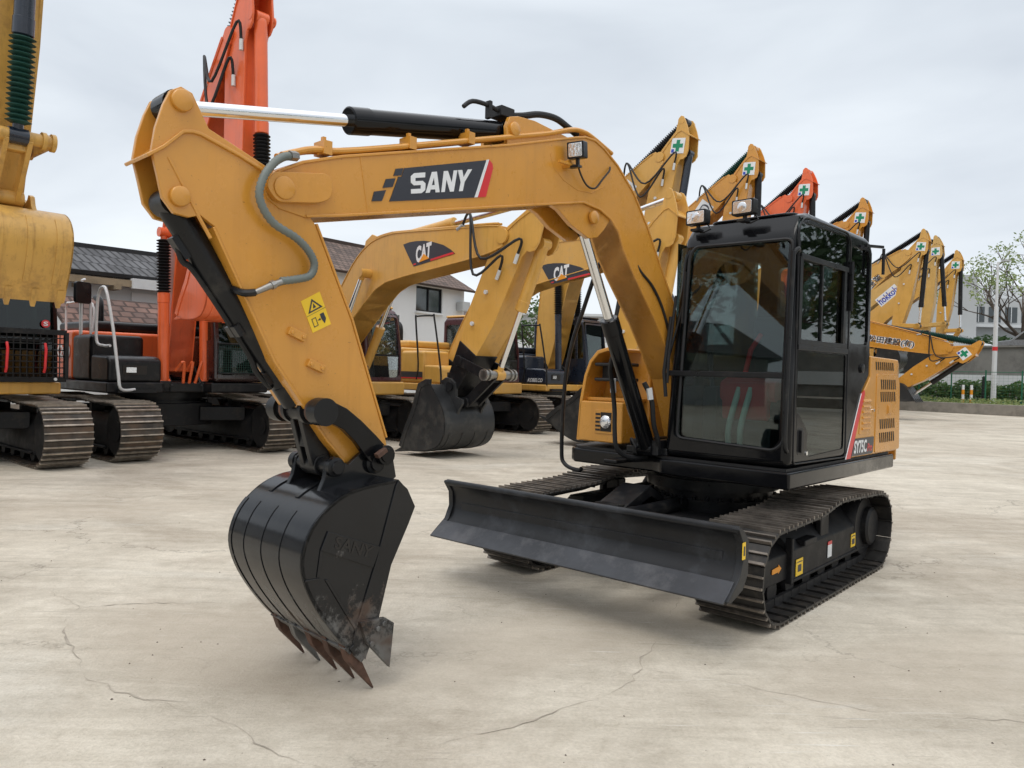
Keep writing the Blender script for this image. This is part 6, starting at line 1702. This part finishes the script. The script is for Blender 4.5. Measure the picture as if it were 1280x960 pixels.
    for z in (.55, 2.05): mb.tube([K(-6, 2.8, z), K(14.8, 2.8, z)], .018, 5)
    for k in range(104):
        s_ = -6 + k * .2; mb.tube([K(s_, 2.8, .5), K(s_, 2.8, 2.05)], .0035, 3)
    for k in range(10): mb.tube([K(-6, 2.8, .55 + k * .15), K(14.8, 2.8, .55 + k * .15)], .0035, 3)
    mb.build('wire_mesh', 'fence_green', fe)
    for k, s_ in enumerate((1.40, 1.78)):
        b_ = empty('bollard', K(s_, 1.6, .42)); tag(b_, ('left' if k == 0 else 'right') + ' one of two thin orange and white bollards before the hedge', 'bollard')
        for a in range(4):
            mb = MB(); mb.cyl((0, 0, a * .24), (0, 0, (a + 1) * .24), .065, n=14); mb.build('band', 'decal_orange' if a % 2 == 0 else 'white', b_)
    dp_ = empty('marker_post', K(1.75, 3.3, .42)); tag(dp_, 'short dark post by the hedge, right of the bollards', 'post')
    mb = MB(); mb.cyl((0, 0, 0), (0, 0, 1.35), .08, n=12); mb.build('post', 'rubber', dp_)
    mb = MB(); mb.lathe((0, 0, 1.35), (0, 0, 1.6), [(0, .08), (.03, .095), (.06, .05), (.10, .0)], 12); mb.build('cap', 'rubber', dp_)
    lp = empty('lamp_post', (24.75, 39.2, .42)); tag(lp, 'slim white lamp post with a faded red band, in the planter strip', 'lamp post')
    mb = MB(); mb.cyl((0, 0, 0), (0, 0, 5.0), .13, .10, n=16); mb.cyl((0, 0, 5.0), (0, 0, 7.3), .07, .05, n=12); mb.lathe((0, 0, 0), (0, 0, .2), [(0, .2), (.06, .2), (.1, .14)], 16); mb.build('pole', 'pole_white', lp)
    mb = MB(); mb.cyl((0, 0, 2.75), (0, 0, 2.95), .125, n=16); mb.build('red_band', 'red', lp)
    mb = MB(); mb.tube([(0, 0, 7.2), (.15, -.05, 7.32), (.35, -.1, 7.35)], .025, 6); mb.box(.2, .55, -.2, .0, 7.32, 7.40); mb.build('lamp_head', 'wall_grey', lp)
    # cars
    def car(loc, rz, col, label, L=4.5, H=1.42):
        c = empty('car', loc, rz); tag(c, label, 'car')
        side = [(-L / 2, .35), (-L / 2 + .03, .78), (-L / 2 + .25, .92), (-1.35, 1.0), (-.75, H - .03), (-.1, H), (.55, H - .06), (1.25, .98), (L / 2 - .25, .82), (L / 2, .62), (L / 2, .35)]
        def arcs(cx): return [(cx + .36 * math.cos(a), .32 + .36 * math.sin(a)) for a in [PI - PI * k / 8 for k in range(9)]][::-1]
        bm = MB(); bm.ext(side[::-1] if False else [(-L / 2, .35)] + side[1:] + [(1.42 + .36, .30)] + arcs(1.42)[1:-1] + [(1.42 - .36, .30), (-1.35 + .36, .30)] + arcs(-1.35)[1:-1] + [(-1.35 - .36, .30)], 'y', -.86, .86)
        bm.build('body', col, c, bevel=.05, seg=3, ang=25)
        for s_ in (1, -1):
            mb = MB(); mb.ext([(-1.15, 1.0), (-.70, H - .10), (-.08, H - .07), (-.08, 1.0)], 'y', s_ * .862 - .004, s_ * .862 + .004); mb.build('window', 'house_glass', c)
            mb = MB(); mb.ext([(.0, 1.0), (.0, H - .07), (.50, H - .12), (1.0, 1.0)], 'y', s_ * .862 - .004, s_ * .862 + .004); mb.build('window', 'house_glass', c)
            for x in (-1.35, 1.42):
                mb = MB(); mb.lathe((x, s_ * .70, .32), (x, s_ * .88, .32), [(0, .25), (0, .32), (.18, .32), (.18, .22), (.165, .0)], 22); mb.build('wheel', 'rubber', c)
        for a, b_, nm in (((.60, H - .07), (1.20, 1.0), 'windscreen'), ((-.80, H - .05), (-1.32, 1.02), 'rear_window')):
            mb = MB(); d_ = .012 * (1 if a[0] > 0 else -1); mb.add([(a[0] + d_, -.68, a[1]), (a[0] + d_, .68, a[1]), (b_[0] + d_, .76, b_[1]), (b_[0] + d_, -.76, b_[1])], [(0, 1, 2, 3)]); o = mb.build(nm, 'house_glass', c); md = o.modifiers.new('s', 'SOLIDIFY'); md.thickness = .01
    ang = math.atan2(e.y, e.x)
    car(K(-2.3, 9.6, 2.98), ang, 'car_white', 'white car parked above the dark wall, left of the lamp post')
    car(K(2.5, 9.8, 2.98), ang, 'car_grey', 'grey car parked above the dark wall, right of the lamp post', H=1.5)
    # spreading sparse tree
    random.seed(21)
    t = empty('tree', (30.9, 46.0, 2.8)); tag(t, 'sparse spreading tree with bare dark limbs and tufts of pale leaves, beside the lamp post', 'tree')
    tb = MB(); tips = []
    def grow(p, d, r, L, lev):
        pts = [p]; rs = [r]; q = Vector(p)
        for i in range(4):
            d = (d + Vector((random.uniform(-.22, .22), random.uniform(-.22, .22), random.uniform(-.10, .16)))).normalized(); q = q + d * L / 4; pts.append(q.copy()); rs.append(r * (1 - .15 * (i + 1)))
        tb.tube(pts, rs, 6)
        if lev == 0 or r < .008: tips.append(q); return
        for k in range(3 if lev > 1 else 2):
            dd = (d + Vector((random.uniform(-.9, .9), random.uniform(-.9, .9), random.uniform(-.35, .55)))).normalized()
            grow(pts[random.choice((2, 3, 4))], dd, r * .55, L * .68, lev - 1)
    grow(Vector((0, 0, 0)), Vector((-.18, 0, 1)), .16, 1.5, 0); tips.clear()
    for dx, dy, dz in ((-1, -.1, .30), (-.8, .5, .75), (-.35, -.3, 1.1), (.2, .3, 1.1), (.7, -.4, .8), (.9, .4, .5), (-.95, -.4, .52)):
        grow(Vector((-.25, 0, 1.4)), Vector((dx, dy, dz)).normalized(), .10, 3.0, 3)
    tb.build('trunk', 'bark', t)
    cb = MB()
    for p in tips:
        leaves(cb, p, .45, 17, .105)
    cb.build('crown', 'leaf_pale', t, recalc=False)
    # grey building far right
    gb = empty('building'); tag(gb, 'large plain grey building with a stepped roofline, behind the sparse tree', 'building')
    mb = MB(); mb.box(30, 41.2, 68, 88, 0, 11.1); mb.build('tower_block', 'wall_grey', gb)
    mb = MB(); mb.box(41.22, 62, 70, 90, 0, 9.3); mb.build('wall', 'wall_grey', gb)
    mb = MB(); mb.box(44.5, 62, 74, 92, 9.3, 11.0); mb.build('upper_block', 'wall_pale', gb)
    mb = MB(); mb.box(41.25, 62, 69.2, 69.98, 6.6, 6.85); mb.build('ledge', 'wall_pale', gb)
    mb = MB(); mb.box(33, 62, 66.5, 67.98, 0, 5.2); mb.build('lower_block', 'wall_pale', gb)
    for k in range(6):
        mb = MB(); mb.box(42.0 + k * 1.5, 43.1 + k * 1.5, 69.95, 69.99, 7.1, 8.5); w_ = mb.build('window', 'house_glass', gb)
        mb = MB(); mb.box(42.5 + k * 1.5, 42.56 + k * 1.5, 69.90, 69.95, 7.1, 8.5); mb.build('frame', 'wall_pale', w_)
    # out of frame: trees mirrored in the cab glass, more added behind to darken reflections
    for i, (x, y, hh) in enumerate(((27.5, 22, 11), (31, 16.5, 12), (33, 10, 12), (36, 3, 13), (40, -7, 11), (30, -18, 12), (17, -26, 11), (4, -30, 10), (-9, -28, 11), (-20, -22, 10), (-27, -12, 9))):
        tree((x, y, 0), hh, hh * .42, 'dense dark green tree added outside the right or near edge to darken reflections', 3200, .26, 'leaf_dark', 9, .36, group='trees added for reflections', seed=30 + i, base=.2)
    hb = empty('warehouse'); tag(hb, 'pale warehouse with a grey gable roof, left behind the camera', 'warehouse')
    mb = MB(); mb.box(-48, -32, -8, 14, 0, 6); mb.build('wall', 'wall_grey', hb)
    mb = MB(); mb.ext([(-49, 6), (-31, 6), (-40, 9)], 'y', -8.5, 14.5); mb.build('roof', 'tile_grey', hb)
setting()
